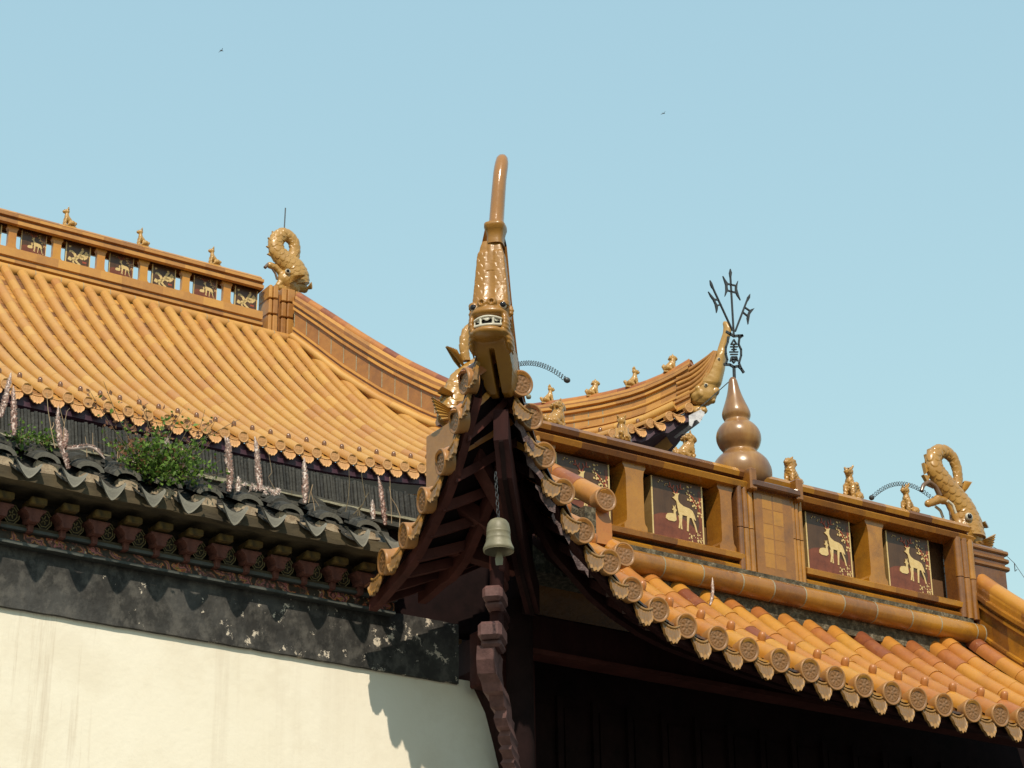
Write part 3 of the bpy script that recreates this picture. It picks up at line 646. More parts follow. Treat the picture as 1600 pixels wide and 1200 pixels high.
# ---- main ridge of the gate
mb = MB(); seg = np.arange(6.87, 11.22, 0.22); pts = [(x, 11.14, 0) for x in np.r_[seg, 11.2]]
prof = [(.06, 7.03), (.19, 7.042), (.205, 7.075), (.19, 7.088), (.09, 7.092), (.085, 7.122), (.165, 7.128), (.178, 7.158), (.155, 7.188), (.09, 7.21), (0, 7.215)]
prof = prof+[(-a, b) for a, b in prof[::-1][1:]]
tb = {}
def rt(i, j):
    b_ = 0 if j in (4, 5, 14, 15) else 1 if j < 5 or j > 15 else 2; tb.setdefault((i, b_), rng.uniform(.25, 1)); return tb[(i, b_)]*(0.25 if b_ == 0 else 1)  # groove and cap underside tinted darker, recess shade put into the colour
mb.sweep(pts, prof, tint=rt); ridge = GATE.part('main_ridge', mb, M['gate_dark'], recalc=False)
def lowrail(x0, x1):
    mb = MB(); pts = [(x, 11.14, 0) for x in np.r_[np.arange(x0, x1-.08, .2), x1]]
    pr = [(.08, 6.43), (.175, 6.435), (.185, 6.47), (.165, 6.488), (.11, 6.493), (.11, 6.517), (.19, 6.521), (.197, 6.555), (.17, 6.572), (.10, 6.575)]
    pr = pr+[(-a, b) for a, b in pr[::-1]]; t_ = {}
    def f(i, j):
        t_.setdefault((i, j//5), rng.uniform(.35, 1)); return t_[(i, j//5)]*(.4 if j in (3, 4) else 1)  # rail groove painted darker to deepen its shade
    mb.sweep(pts, pr, tint=f); return mb
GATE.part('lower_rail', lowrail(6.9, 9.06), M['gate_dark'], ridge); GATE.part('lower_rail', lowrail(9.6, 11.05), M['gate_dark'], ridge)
mb = MB(); mb.box((9.0, 11.22, 6.75), (4.2, .1, .64)); GATE.part('ridge_core', mb, M['umber'], ridge)
mb = MB(); mb.box((9.0, 11.08, 6.405), (4.25, .26, .09)); mb.box((9.05, 11.06, 6.23), (4.3, .22, .18)); GATE.part('ridge_mortar', mb, M['lichen'], ridge)
# seams of lichen and mortar
def half_round(x0, x1, y, z, r, L, name, T, mt, parent=None, lo=.2, jm='mortar'):
    mb = MB(); jj = MB(); x = x0
    while x < x1-.02:
        b = min(x+L*rng.uniform(.85, 1.15), x1); mb.tube([(x, y, z), ((x+b)/2, y, z), (b, y, z)], [r, r*1.005, r], 16, tint=lo+(1-lo)*rng.uniform(), caps=True)
        jj.tube([(b-.004, y, z), (b+.004, y, z)], r*1.012, 16, caps=True); x = b
    jj.m = [1]*len(jj.m); mb.merge(jj); return T.part(name, mb, [mt, M[jm]], parent)
half_round(7.98, 11.14, 10.925, 6.325, 0.076, .3, 'base_tube', GATE, M['gate_dark'], ridge, .45)
# ridge pillars, pilasters, centre block
def pillar_mb(x0, x1, y, z0, z1, d=.16):
    w = x1-x0; f = .022
    poly = [(0-f, 0), (w+f, 0), (w+f, .035), (w+.004, .06), (w, .10), (w, z1-z0-.10), (w+.006, z1-z0-.06), (w+f, z1-z0-.03), (w+f, z1-z0), (-f, z1-z0), (-f, z1-z0-.03), (-.006, z1-z0-.06), (0, z1-z0-.10), (0, .10), (-.004, .06), (-f, .035)]
    mb = MB(); mb.prism(poly, (x0, y, z0), (1, 0, 0), (0, 0, 1), (0, 1, 0), d, tint=rng.uniform(.6, .95)); return mb
for x0, x1 in ((7.46, 7.55), (8.125, 8.265), (8.905, 9.0), (10.215, 10.345)):
    GATE.part('ridge_pillar', pillar_mb(x0, x1, 10.985, 6.57, 7.05), M['gate_dark'], ridge, recalc=True)
def pilaster(x0, x1, y, z0, z1):
    mb = MB(); w = (x1-x0)/3
    for k in range(3):
        z = z0
        for q in (0.5, 1.0):
            zt = z0+(z1-z0)*q; mb.tube([(x0+w*(k+.5), y, z), (x0+w*(k+.5), y, zt-.006)], w*.52, 10, tint=rng.uniform(.35, .95)); z = zt
    mb.box(((x0+x1)/2, y+.06, (z0+z1)/2), (x1-x0, .10, z1-z0), tint=.3); return mb
for x0, x1 in ((9.03, 9.165), (9.50, 9.60), (11.02, 11.2), (7.28, 7.44)):
    GATE.part('ridge_pilaster', pilaster(x0, x1, 10.97, 6.45, 7.06), M['gate_dark'], ridge, recalc=True)
mb = MB(); mb.box((9.333, 11.075, 6.75), (.33, .25, .60), tint=.55)
for r_ in range(5):
    for k, (cx, w) in enumerate(((9.205, .06), (9.28, .088), (9.375, .088), (9.452, .056))):
        mb.box((cx, 10.955, 6.50+.105*r_+.05 + (0 if k in (1, 2) else .02)), (w-.002, .012 if k in (1, 2) else .006, .1035), tint=rng.uniform(.7, 1.0), bev=.0025)
GATE.part('tiled_block', mb, M['gate_dark'], ridge)
mb = MB(); mb.box((9.333, 11.06, 7.068), (.42, .34, .05), tint=.15, bev=.01); mb.box((9.14, 11.0, 7.10), (.06, .2, .16), tint=.5, bev=.01); mb.box((9.545, 11.0, 7.10), (.06, .2, .16), tint=.5, bev=.01); GATE.part('cap_slab', mb, M['gate_dark'], ridge)
# painted relief panels
def deer_panel_mesh():
    mb = MB(); mb.add([(0, 0, 0), (1, 0, 0), (1, 0, 1), (0, 0, 1)], [(0, 1, 2, 3)], .5, 0, False)
    mb.add([(0, 0, 0), (0, .14, 0), (0, .14, 1), (0, 0, 1)], [(3, 2, 1, 0)], .5, 4, False); mb.add([(1, 0, 0), (1, .14, 0), (1, .14, 1), (1, 0, 1)], [(0, 1, 2, 3)], .5, 4, False)
    mb.add([(0, 0, 1), (1, 0, 1), (1, .14, 1), (0, .14, 1)], [(0, 1, 2, 3)], .5, 4, False)
    E = ((1, 0, 0), (0, 0, 1), (0, -1, 0))
    pr = lambda poly, y, m, d=.003: mb.prism(poly, (0, y, 0), *E, d, .5, m)
    for a in (0.0, .975): pr([(a, 0), (a+.025, 0), (a+.025, 1), (a, 1)], .001, 2)
    pr([(.03, .0), (.97, .0), (.97, .14), (.88, .25), (.76, .33), (.62, .40), (.45, .45), (.28, .445), (.14, .42), (.03, .37)], 0, 1, .002)
    pr([(.97, .14), (.97, .93), (.91, .9), (.93, .7), (.88, .55), (.92, .38), (.88, .25)], 0, 1, .0015)
    pr([(.395, .715), (.44, .735), (.455, .765), (.41, .80), (.465, .785), (.485, .79), (.54, .81), (.515, .765), (.508, .70), (.535, .65), (.61, .61), (.72, .595), (.785, .565), (.82, .50), (.845, .42), (.825, .42), (.80, .45), (.805, .41), (.84, .34), (.865, .23), (.84, .23), (.815, .32), (.76, .445), (.72, .445), (.695, .31), (.69, .22), (.66, .22), (.668, .33), (.672, .46), (.61, .462), (.582, .465), (.565, .32), (.572, .23), (.545, .23), (.542, .33), (.53, .43), (.505, .50), (.49, .59), (.475, .665), (.435, .695)], -.002, 2, .004)
    pr([(.505, .45), (.52, .34), (.50, .24), (.525, .24), (.545, .35), (.54, .44)], -.002, 2, .003)
    pr([(.26, .355), (.31, .33), (.42, .33), (.465, .36), (.46, .42), (.452, .48), (.475, .52), (.45, .545), (.455, .60), (.43, .56), (.405, .59), (.41, .545), (.385, .515), (.415, .505), (.415, .455), (.36, .455), (.295, .44), (.265, .405)], -.002, 2, .004)
    def twig(pts, w, m): 
        for (x0, y0), (x1, y1) in zip(pts[:-1], pts[1:]):
            d = nrm((x1-x0, y1-y0)); n_ = (-d[1]*w, d[0]*w); pr([(x0-n_[0], y0-n_[1]), (x1-n_[0], y1-n_[1]), (x1+n_[0], y1+n_[1]), (x0+n_[0], y0+n_[1])], -.001, m, .003)
    twig([(.455, .79), (.43, .84), (.37, .90), (.36, .95)], .009, 3); twig([(.42, .85), (.44, .92)], .008, 3); twig([(.39, .88), (.33, .88)], .008, 3)
    twig([(.49, .79), (.51, .85), (.57, .90), (.57, .96)], .009, 3); twig([(.525, .86), (.5, .93)], .008, 3); twig([(.54, .88), (.61, .885)], .008, 3)
    twig([(.97, .5), (.9, .65), (.8, .78), (.7, .86)], .008, 3); twig([(.9, .65), (.95, .8)], .008, 3); twig([(.85, .72), (.74, .72)], .007, 3)
    rg = np.random.default_rng(3)
    def bl(x, y, s_): 
        n_ = 6; ph = rg.uniform(0, 6); pr([(x+s_*(1 if k % 2 else .55)*math.cos(ph+k*PI/n_*1), y+s_*(1 if k % 2 else .55)*math.sin(ph+k*PI/n_)) for k in range(2*n_)], -.0015, 2, .003)
    for _ in range(34):
        t = rg.uniform(); bl(np.clip(.68+.30*t+rg.normal(0, .03), .62, .96), np.clip(.90-.36*t+rg.normal(0, .07), .5, .96), rg.uniform(.011, .024))
    for _ in range(30): bl(rg.uniform(.70, .96), rg.uniform(.04, .27)*rg.uniform(.5, 1)+.01, rg.uniform(.009, .02))
    for _ in range(6): bl(rg.uniform(.1, .35), rg.uniform(.88, .97), rg.uniform(.008, .016))
    return mb.mesh('relief_panel', [M['panel_bg'], M['panel_red'], M['deer'], M['antler'], M['olive']])
DEER = deer_panel_mesh()
for x0, x1 in ((7.61, 8.035), (8.373, 8.80), (9.696, 10.10), (10.435, 10.845)):
    GATE.inst('relief_panel', DEER, Matrix.Translation((x0, 11.045, 6.575)) @ Matrix.Diagonal((x1-x0, 1, .44, 1)), ridge)
# ridge end pedestals
mb = MB(); mb.box((6.97, 11.14, 6.72), (.34, .36, .66), tint=.45, bev=.01); GATE.part('end_pedestal', mb, M['hall_ridge'], ridge)
mb = MB(); mb.box((11.36, 11.14, 6.72), (.34, .34, .66), tint=.3, bev=.01)
for z in (6.9, 6.96, 7.02): mb.box((11.37, 11.14, z), (.38, .37, .035), tint=.5, bev=.01)
GATE.part('end_pedestal', mb, M['gate_dark'], ridge)
# descending ridges on both sides
def chuiji(pts, H, w, name, seglen=1, lo=.3):
    mb = MB(); mb.sweep(pts, ridge_profile(H, w), tint=band_tint(lo, seglen)); return mb
ys = np.linspace(11.0, 10.30, 6); zz = lambda y: 5.41+.60*(y-10)+.14*(y-10)**2
dr_ = GATE.part('descending_ridge', chuiji([(11.28, y, zz(y)+.10) for y in ys], .56, .085, 'c'), M['gate_dark'])
for (z, r) in ((.62, .062), (.10, .07)):
    mb = MB(); off = -.13 if z < .3 else 0
    for a, b in zip(ys[:-1], ys[1:]): mb.tube([(11.28+off, a, zz(a)+z), (11.28+off, b, zz(b)+z)], r, 14, tint=rng.uniform(.2, .9))
    GATE.part('ridge_tube', mb, M['gate_tile'], dr_)
mb = MB(); a, b = at(943, 782, 10.25), None
dl = np.array([0, .70, .46])
for k in range(3): mb.tube([a+dl*k/3, a+dl*(k+1)/3*1.0], [.068, .066], 16, tint=[.6, .12, .45][k])
cap = GATE.part('descending_ridge', mb, M['gate_tile'])
GATE.inst('eave_disc', dm, frame((1, 0, 0), (0, 1, 0), (0, 0, 1), a+np.array([0, -.01, 0])), cap)
mb = MB(); f = [(-.055, -.06), (-.055, -.27), (.06, -.27), (.072, -.2), (.07, -.13), (.055, -.085), (.03, -.062)]
mb.prism(f, a+np.array([0, .02, 0]), (1, 0, 0), (0, 0, 1), (0, 1, 0), .06, .35); GATE.part('ridge_pedestal', mb, M['gate_tile'], cap, recalc=True)
mb = MB(); mb.sweep([a+np.array([-.02, .08, -.30]), a+np.array([-.02, .7, .10])], [(-.06, 0), (.05, 0), (.05, .22), (-.06, .22), (-.06, 0)]); mb.box(a+np.array([-.1, .06, -.2]), (.08, .12, .28)); GATE.part('ridge_body', mb, M['lichen'], cap, recalc=True)
b = at(972, 868, 10.2); mb = MB(); mb.tube([b, b+np.array([0, .22, .13]), b+np.array([0, .5, .30])], .07, 16, tint=.6); o = GATE.part('base_tube', mb, M['gate_tile'], cap)
GATE.inst('eave_disc', dm, frame((1, 0, 0), (0, 1, 0), (0, 0, 1), b+np.array([0, -.01, 0])), cap)
# hip ridge, flaring up behind the corner finial
hd = nrm((1, 1, 0)); C0 = np.array([6.06, 9.39, 0]); hs = np.array([hd[1], -hd[0], 0])
mb = MB(); ks = np.array([1.5, 1.1, .8, .6, .45, .34, .25, .18, .12, .08]); top = np.array([6.52, 6.55, 6.60, 6.66, 6.76, 6.90, 7.08, 7.25, 7.42, 7.52]); bot = np.array([6.15, 6.2, 6.25, 6.35, 6.45, 6.55, 6.60, 6.62, 6.64, 6.64])
fr = [0, .12, .14, .30, .32, .48, .50, .66, .68, .84, .86, 1.0]; wd = [.055, .055, .07, .07, .055, .055, .072, .072, .055, .055, .075, .05]
for sg in (1, -1):
    mb.grid([[C0+hd*k+hs*sg*wd[j]+np.array([0, 0, b_+(t_-b_)*fr[j]]) for j in range(12)] for k, t_, b_ in zip(ks, top, bot)], .55, 0, False, flip=sg > 0)
mb.grid([[C0+hd*k+hs*q*.05+np.array([0, 0, t_+.012*(1-abs(q))]) for q in (-1, 0, 1)] for k, t_ in zip(ks, top)], .5, 0, True)
GATE.part('hip_ridge', mb, M['gate_dark'], recalc=True)
# ------------------------------------------------------------------ great hall behind
HALL = Thing('temple_hall', (9.0, 25.3, 0), 'large hall with a steep golden tiled roof rising behind the grey coping', 'temple hall')
HX = np.array([3.0, 10.8, 11.4, 12.0, 12.435, 13.0, 13.6, 14.2, 14.9, 15.35, 15.72, 16.1]); HZ = np.array([11.07, 11.06, 11.075, 11.12, 11.17, 11.29, 11.48, 11.72, 12.03, 12.2, 12.38, 12.62])
he = lambda x: np.array([x, 20.74-.8*max(0, (x-13)/3.1)**2, np.interp(x, HX, HZ)])
h_hip = lambda x: 25.1-(x-12.95)/.606
HB = [(19.7, 12.66), (20.1, 12.55), (20.7, 12.36), (21.2, 12.33), (21.6, 12.34), (22.05, 12.43), (22.6, 12.62), (23.23, 12.90), (23.875, 13.40), (24.41, 13.90), (24.82, 14.36), (25.106, 14.66)]
def hall_row(x, n=12):
    e = he(x); T = max((25.02 if x < 12.98 else h_hip(x))-e[1], .08); t = np.linspace(0, T, n); z = e[2]+.60*t+.052*t*t
    lift = e[2]-11.07; z = z-lift*(1-np.clip(1-t/3.2, 0, 1)**1.5)
    if x >= 12.98:
        zt = np.interp(e[1]+T, [a for a, b in HB], [b for a, b in HB]); z = z+(zt-z[-1])*(t/T)**1.5
    return np.stack([np.full(n, x), e[1]+t, z], 1)
hx = [7.58+.2295*k for k in range(-11, 38) if 7.58+.2295*k < 16.05]
def htint(k, s_): return float(np.clip(.55+.10*math.sin(k*1.7+7*s_)+rng.normal(0, .10)-(.22 if rng.uniform() < .04 else 0), 0, 1))
mb = MB()
for x in hx: tile_row(mb, hall_row(x), 0.066, 0.30, tint=htint, n=9, lip=.007, jit=.0006)
hroof = HALL.part('roof', mb, M['hall_tile'])
mb = MB()
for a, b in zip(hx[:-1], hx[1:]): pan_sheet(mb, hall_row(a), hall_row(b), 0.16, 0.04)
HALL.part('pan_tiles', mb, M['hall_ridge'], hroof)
hdm = disc_mesh('eave_disc', M['disc_hall'], 0.062, .004, 4, 8, 32); hdr = drip_mesh('drip_tile', M['disc_hall'], 0.17, 0.125); hnl = nail_mesh('tile_nail', M['gate_dark'], .026, .075)
for i, x in enumerate(hx):
    p = hall_row(x); tilt = nrm((0, 1, .1)); ex = np.array([1., 0, 0]); HALL.inst('eave_disc', hdm, frame(ex, tilt, np.cross(ex, tilt), p[0]-np.array([0, .005, 0])), hroof)
    d = np.array([x, p[0][1]+.24, np.interp(p[0][1]+.24, p[:, 1], p[:, 2])+.056]); HALL.inst('tile_nail', hnl, Matrix.Translation(d), hroof)
for a, b in zip(hx[:-1], hx[1:]):
    q = (he(a)+he(b))/2; sl = he(b)-he(a); HALL.inst('drip_tile', hdr, Matrix.Translation(q+np.array([0, .015, -.025])) @ Matrix.Rotation(-math.atan2(sl[2], sl[0])*.15, 4, 'Y'), hroof)
# side slope beyond the hip, back slope
mb = MB(); G = []
for y in np.linspace(20.5, 25.1, 14):
    xh = 12.95+(25.1-y)*.606; zh = np.interp(y, [a for a, b in HB], [b for a, b in HB]); xe = 15.7+.5*max(0, (22-y)/2.3)**2; xe = max(xe, xh+.03); ze = 11.2+1.4*max(0, (23.2-y)/3.5)**1.6
    G.append([(xh+(xe-xh)*w, y, zh+(ze-zh)*w-.25*w*(1-w)) for w in np.linspace(0, 1, 6)])
mb.grid(G, .5, 0, True); HALL.part('side_roof', mb, M['hall_tile'])
mb = MB(); mb.grid([[(x, 25.5+t, 14.7-.9*t) for x in (5, 9, 12.9)] for t in (0, 1, 2.5, 4)]); HALL.part('back_roof', mb, M['hall_tile'])
# soffit, boards, walls
hxs = np.r_[np.linspace(5.2, 12.6, 14), np.linspace(12.8, 16.1, 14)]
mb = MB(); mb.grid([[he(x)+np.array([0, .04+d, -.07+.25*d-(he(x)[2]-11.07)*min(1, d/1.6)*.75]) for d in (0, .4, .8, 1.3)] for x in hxs], .5, 0, False); HALL.part('soffit', mb, M['hall_wood'])
mb = MB(); A = [he(x)+np.array([0, .04, -.05]) for x in np.r_[np.linspace(5.2, 14.4, 30), np.linspace(14.5, 15.86, 18)]]; mb.grid([[a, a+np.array([0, .0, -.13-(.03*math.sin(a[0]*21) if a[0] > 14.5 else 0)]), a+np.array([0, .06, -.13])] for a in A], .5, 0, False, flip=True); HALL.part('eave_board', mb, M['hall_wood'])
mb = MB(); A = [he(x)+np.array([0, -.0, -.10]) for x in np.linspace(15.84, 16.02, 7)]; P = []
for k, a in enumerate(A): P.append([a, a+np.array([0, .0, -.13-.04*math.sin(k*1.9)]), a+np.array([.02, .35, -.16-.04*math.sin(k*1.9)])])
mb.grid(P, .5, 0, False, flip=True); HALL.part('eave_board', mb, M['hall_white'], label='flaking white eave board at the corner')
mb = MB(); mb.box((10.0, 21.9, 5.6), (9.5, .3, 11.2)); HALL.part('wall', mb, M['hall_wood'])
mb = MB(); mb.sweep([(15.75, 20.35, 12.36), (15.4, 20.95, 12.1), (14.9, 21.8, 11.5)], [(-.1, -.1), (.1, -.1), (.1, .1), (-.1, .1), (-.1, -.1)]); HALL.part('hip_rafter', mb, M['hall_wood'], recalc=True)
# main ridge with pierced panels
mb = MB(); xs_ = np.arange(5.0, 12.75, .3); pts = [(x, 25.35, 0) for x in xs_]
pr = [(.12, 15.36), (.17, 15.37), (.17, 15.42), (.13, 15.43), (.13, 15.46), (.17, 15.47), (.17, 15.51), (.10, 15.52), (.10, 15.56), (.06, 15.60), (0, 15.61)]; pr = pr+[(-a, b) for a, b in pr[::-1][1:]]
tb2 = {}
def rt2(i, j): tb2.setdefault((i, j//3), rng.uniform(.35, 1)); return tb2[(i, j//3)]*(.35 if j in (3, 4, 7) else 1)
mb.sweep(pts, pr, tint=rt2); hridge = HALL.part('main_ridge', mb, M['hall_ridge'])
mb = MB(); pr = [(.12, 14.66), (.12, 14.80), (.17, 14.81), (.17, 14.85), (.13, 14.86), (.13, 14.89), (.16, 14.90), (.16, 15.02), (.0, 15.02)]; pr = pr+[(-a, b) for a, b in pr[::-1][1:]]
tb2 = {}; mb.sweep(pts, pr, tint=rt2); HALL.part('lower_rail', mb, M['hall_ridge'], hridge)
half_round(5.0, 12.95, 25.1, 14.64, .08, .34, 'base_tube', HALL, M['hall_ridge'], hridge, .6)
def phoenix_mesh():
    mb = MB(); mb.add([(0, 0, 0), (1, 0, 0), (1, 0, 1), (0, 0, 1)], [(0, 1, 2, 3)], .5, 0, False)
    mb.add([(0, 0, 0), (0, .14, 0), (0, .14, 1), (0, 0, 1)], [(3, 2, 1, 0)], .5, 4, False); mb.add([(1, 0, 0), (1, .14, 0), (1, .14, 1), (1, 0, 1)], [(0, 1, 2, 3)], .5, 4, False); mb.add([(0, .14, 0), (1, .14, 0), (1, .14, 1), (0, .14, 1)], [(3, 2, 1, 0)], .5, 0, False)
    E = ((1, 0, 0), (0, 0, 1), (0, -1, 0))
    def st(pts, w, m=2, y=0):
        pts = np.array(pts); n_ = len(pts)
        for i in range(n_-1):
            d = nrm(pts[i+1]-pts[i]); q = np.array([-d[1], d[0]]); w0 = w*(1-.6*i/n_); w1 = w*(1-.6*(i+1)/n_)
            mb.prism([pts[i]-q*w0, pts[i+1]-q*w1, pts[i+1]+q*w1, pts[i]+q*w0], (0, y, 0), *E, .004, .5, m)
    for a in (0., .96): mb.prism([(a, 0), (a+.04, 0), (a+.04, 1), (a, 1)], (0, 0, 0), *E, .003, .5, 2)
    st([(.12, .35), (.25, .30), (.42, .38), (.55, .52), (.62, .68), (.70, .80), (.64, .86)], .075); st([(.45, .40), (.35, .58), (.22, .66), (.14, .62)], .06); st([(.55, .52), (.72, .45), (.86, .55), (.88, .70)], .08)
    st([(.60, .50), (.78, .62), (.84, .76)], .06); st([(.38, .36), (.5, .22), (.62, .16)], .05); st([(.3, .32), (.34, .18), (.48, .10)], .04); st([(.86, .2), (.78, .12), (.86, .06)], .05, 1); st([(.7, .3), (.86, .3)], .04, 3); st([(.12, .82), (.2, .86)], .04)
    return mb.mesh('relief_panel', [M['panel_bg'], M['panel_red'], M['deer'], M['antler'], M['olive']])
PHX = phoenix_mesh()
for k in range(-4, 7):
    x = 8.87+.622*(k-0)
    if k < 6:
        HALL.part('ridge_pillar', pillar_mb(x-.055, x+.055, 25.26, 15.02, 15.37, .07), M['gate_tile'], hridge, recalc=True)
    if k < 6: HALL.inst('relief_panel', DEER if k % 2 == 0 else PHX, Matrix.Translation((x+.31-.175, 25.30, 15.02)) @ Matrix.Diagonal((.35, .25, .35, 1)), hridge)
mb = MB()
for k, (a, b) in enumerate(((12.56, 12.62), (12.62, 12.70), (12.76, 12.84), (12.84, 12.96), (12.97, 13.06))):
    for z0, z1 in ((14.72, 14.98), (14.99, 15.22), (15.23, 15.44)): mb.box(((a+b)/2, 25.3-.02*(k % 2), (z0+z1)/2), (b-a-.006, .34, z1-z0-.008), tint=rng.uniform(.3, .9), bev=.012)
mb.box((12.80, 25.34, 15.0), (.46, .26, .7), tint=.2); HALL.part('end_post', mb, M['hall_ridge'], hridge)
# hip ridge
HT = [(25.061, 15.36), (24.702, 15.02), (24.15, 14.486), (23.623, 14.006), (23.103, 13.60), (22.6, 13.24), (22.086, 12.975), (21.482, 12.94), (21.102, 12.93), (20.725, 12.955), (20.35, 13.05), (20.12, 13.16)]
hb_y = [a for a, b in HB]; hb_z = [b for a, b in HB]
yy = np.linspace(25.06, 20.12, 30); base = np.array([(12.95+(25.1-y)*.606, y, np.interp(y, hb_y, hb_z)) for y in yy]); Hh = np.interp(yy, [a for a, b in HT][::-1], [b for a, b in HT][::-1])-base[:, 2]
side = nrm((-5.2, -3.15, 0)); pf = ridge_profile(1.0, .11); R_ = [[p+side*w+np.array([0, 0, h*H]) for w, h in pf] for p, H in zip(base, Hh)]
mb = MB(); tt = {}
for i in range(len(yy)-1):
    for j in range(len(pf)-1):
        face = j in (8, len(pf)-1-9); b_ = 'face' if face else j//4
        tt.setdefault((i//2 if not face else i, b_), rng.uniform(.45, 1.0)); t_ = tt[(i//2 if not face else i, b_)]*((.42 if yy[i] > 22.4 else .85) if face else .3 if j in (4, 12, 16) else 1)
        mb.add([R_[i][j], R_[i][j+1], R_[i+1][j+1], R_[i+1][j]], [(3, 2, 1, 0)], t_, 0, False)
jn = mb
for i in range(0, 24, 1):
    p, H = base[i], Hh[i]; jn.add([p+side*.093+np.array([0, 0, H*.27]), p+side*.093+np.array([0, 0, H*.59]), p+side*.093+np.array([.006, -.010, H*.59]), p+side*.093+np.array([.006, -.010, H*.27])], [(0, 1, 2, 3)], .5, 1, False)
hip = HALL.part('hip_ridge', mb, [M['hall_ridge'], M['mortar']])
mb = MB(); b2 = base+side*.145+np.array([0, 0, .035])
for i in range(0, len(yy)-2, 2): mb.tube(b2[i:i+3], .058, 12, tint=rng.uniform(.4, 1))
HALL.part('base_tube', mb, M['hall_tile'], hip)
mb = MB(); kk = [i for i in range(len(yy)) if yy[i] < 22.6]
for i in kk[:-1:2]: mb.tube([base[q]+side*.088+np.array([0, 0, Hh[q]*.43]) for q in range(i, min(i+3, len(yy)))], .022, 8, tint=rng.uniform(.5, 1))
HALL.part('moulding_strip', mb, M['hall_ridge'], hip)
mb = MB(); tp = np.array([p+np.array([0, 0, H-.05]) for p, H in zip(base, Hh)])
for i in range(0, len(yy)-1, 1): mb.tube(tp[i:i+2], .072, 12, tint=rng.uniform(.0, .55))
HALL.part('cap_tube', mb, M['gate_tile'], hip)
# hanging spout head under the corner
_n = nrm((5.2, 3.15, 0)); _C = np.array([12.95, 25.1, 0])
def hp(px, py):
    d = ray(px, py); return EYE+d*(((_C-EYE) @ _n)/(d @ _n))
# ------------------------------------------------------------------ boundary wall with grey tiled coping
WALL = Thing('boundary_wall', (5.0, 11.1, 0), 'cream plastered wall with peeling black band, painted frieze and grey tiled coping', 'wall')
def wavy(x0, x1, y, z0, z1, dep, nx=60, amp=.006, mbx=None):
    mb = mbx or MB(); xs = np.linspace(x0, x1, nx); w = amp*rng.normal(0, 1, nx); w2 = amp*rng.normal(0, 1, nx)
    mb.grid([[(x, y+dep, z0+a), (x, y, z0+a), (x, y, z1+b), (x, y+dep, z1+b)] for x, a, b in zip(xs, w, w2)], .5, 0, False, flip=True); return mb
WALL.part('plaster_wall', wavy(-2, 7.12, 10.95, 0, 5.36, .4, 40, 0), M['plaster'])
WALL.part('black_band', wavy(-2, 6.80, 10.925, 5.325, 5.69, .3, 150, .0012), M['band'])
WALL.part('painted_frieze', wavy(-2, 6.33, 10.885, 5.677, 5.733, .2, 60, .001), M['paint'])
WALL.part('moulding', wavy(-2, 6.33, 10.868, 5.66, 5.676, .2, 60, .001), M['slate_paint']); WALL.part('moulding', wavy(-2, 6.33, 10.85, 5.735, 5.752, .2, 60, .001), M['slate_paint']); WALL.part('moulding', wavy(-2, 6.33, 10.865, 5.753, 5.772, .2, 60, .001), M['board'])
fz = WALL.part('bracket_frieze', wavy(-2, 6.35, 10.93, 5.77, 5.97, .2, 30, 0), M['frieze_dark'])
WALL.part('eave_plank', wavy(-2, 6.22, 10.645, 5.93, 6.0, .3, 120, .003), M['board'])
mb1 = MB(); mb1.prism([(-.026, -.012), (.026, -.012), (.032, .004), (.030, .014), (.038, .03), (.048, .044), (.062, .05), (.064, .062), (-.064, .062), (-.062, .05), (-.048, .044), (-.038, .03), (-.030, .014), (-.032, .004)], (0, -.055, 0), (1, 0, 0), (0, 0, 1), (0, 1, 0), .10, .5); mb1.box((0, .03, .0), (.03, .08, .11)); bm1 = mb1.mesh('bracket_cup', M['rust_wood'], recalc=True)
mb2 = MB(); mb2.box((0, .0, 0), (.092, .14, .04), bev=.006); bm2 = mb2.mesh('bracket_block', M['yellow_paint'])
mb3 = MB(); o8 = [(.046*math.cos(a), .056*math.sin(a)) for a in np.linspace(0, 2*PI, 9)[:-1]+PI/8]; mb3.prism(o8, (0, 0, 0), (1, 0, 0), (0, 0, 1), (0, -1, 0), .012, .5, 0)
for r_ in (1.0, .72):
    rr = [(.046*r_*math.cos(a), -.013, .056*r_*math.sin(a)) for a in np.linspace(0, 2*PI, 9)+PI/8]; mb3.tube(rr, .0036, 5, mat=1, up=(0, 1, 0))
for a in np.linspace(0, 2*PI, 6)[:-1]: mb3.tube([(0.005*math.cos(a), -.013, .006*math.sin(a)), (.02*math.cos(a), -.014, .026*math.sin(a))], .004, 5, mat=1)
bm3 = mb3.mesh('medallion', [M['frieze_dark'], M['gold']])
for k in range(-9, 11):
    x = 4.60+.1845*k
    if x > 6.3: continue
    WALL.inst('bracket_cup', bm1, Matrix.Translation((x, 10.84, 5.785)) @ Matrix.Rotation(rng.uniform(-.06, .06), 4, 'Z'), fz)
    WALL.inst('bracket_block', bm2, Matrix.Translation((x+.004, 10.81, 5.878)), fz); WALL.inst('medallion', bm3, Matrix.Translation((x+.092, 10.90, 5.83)), fz)
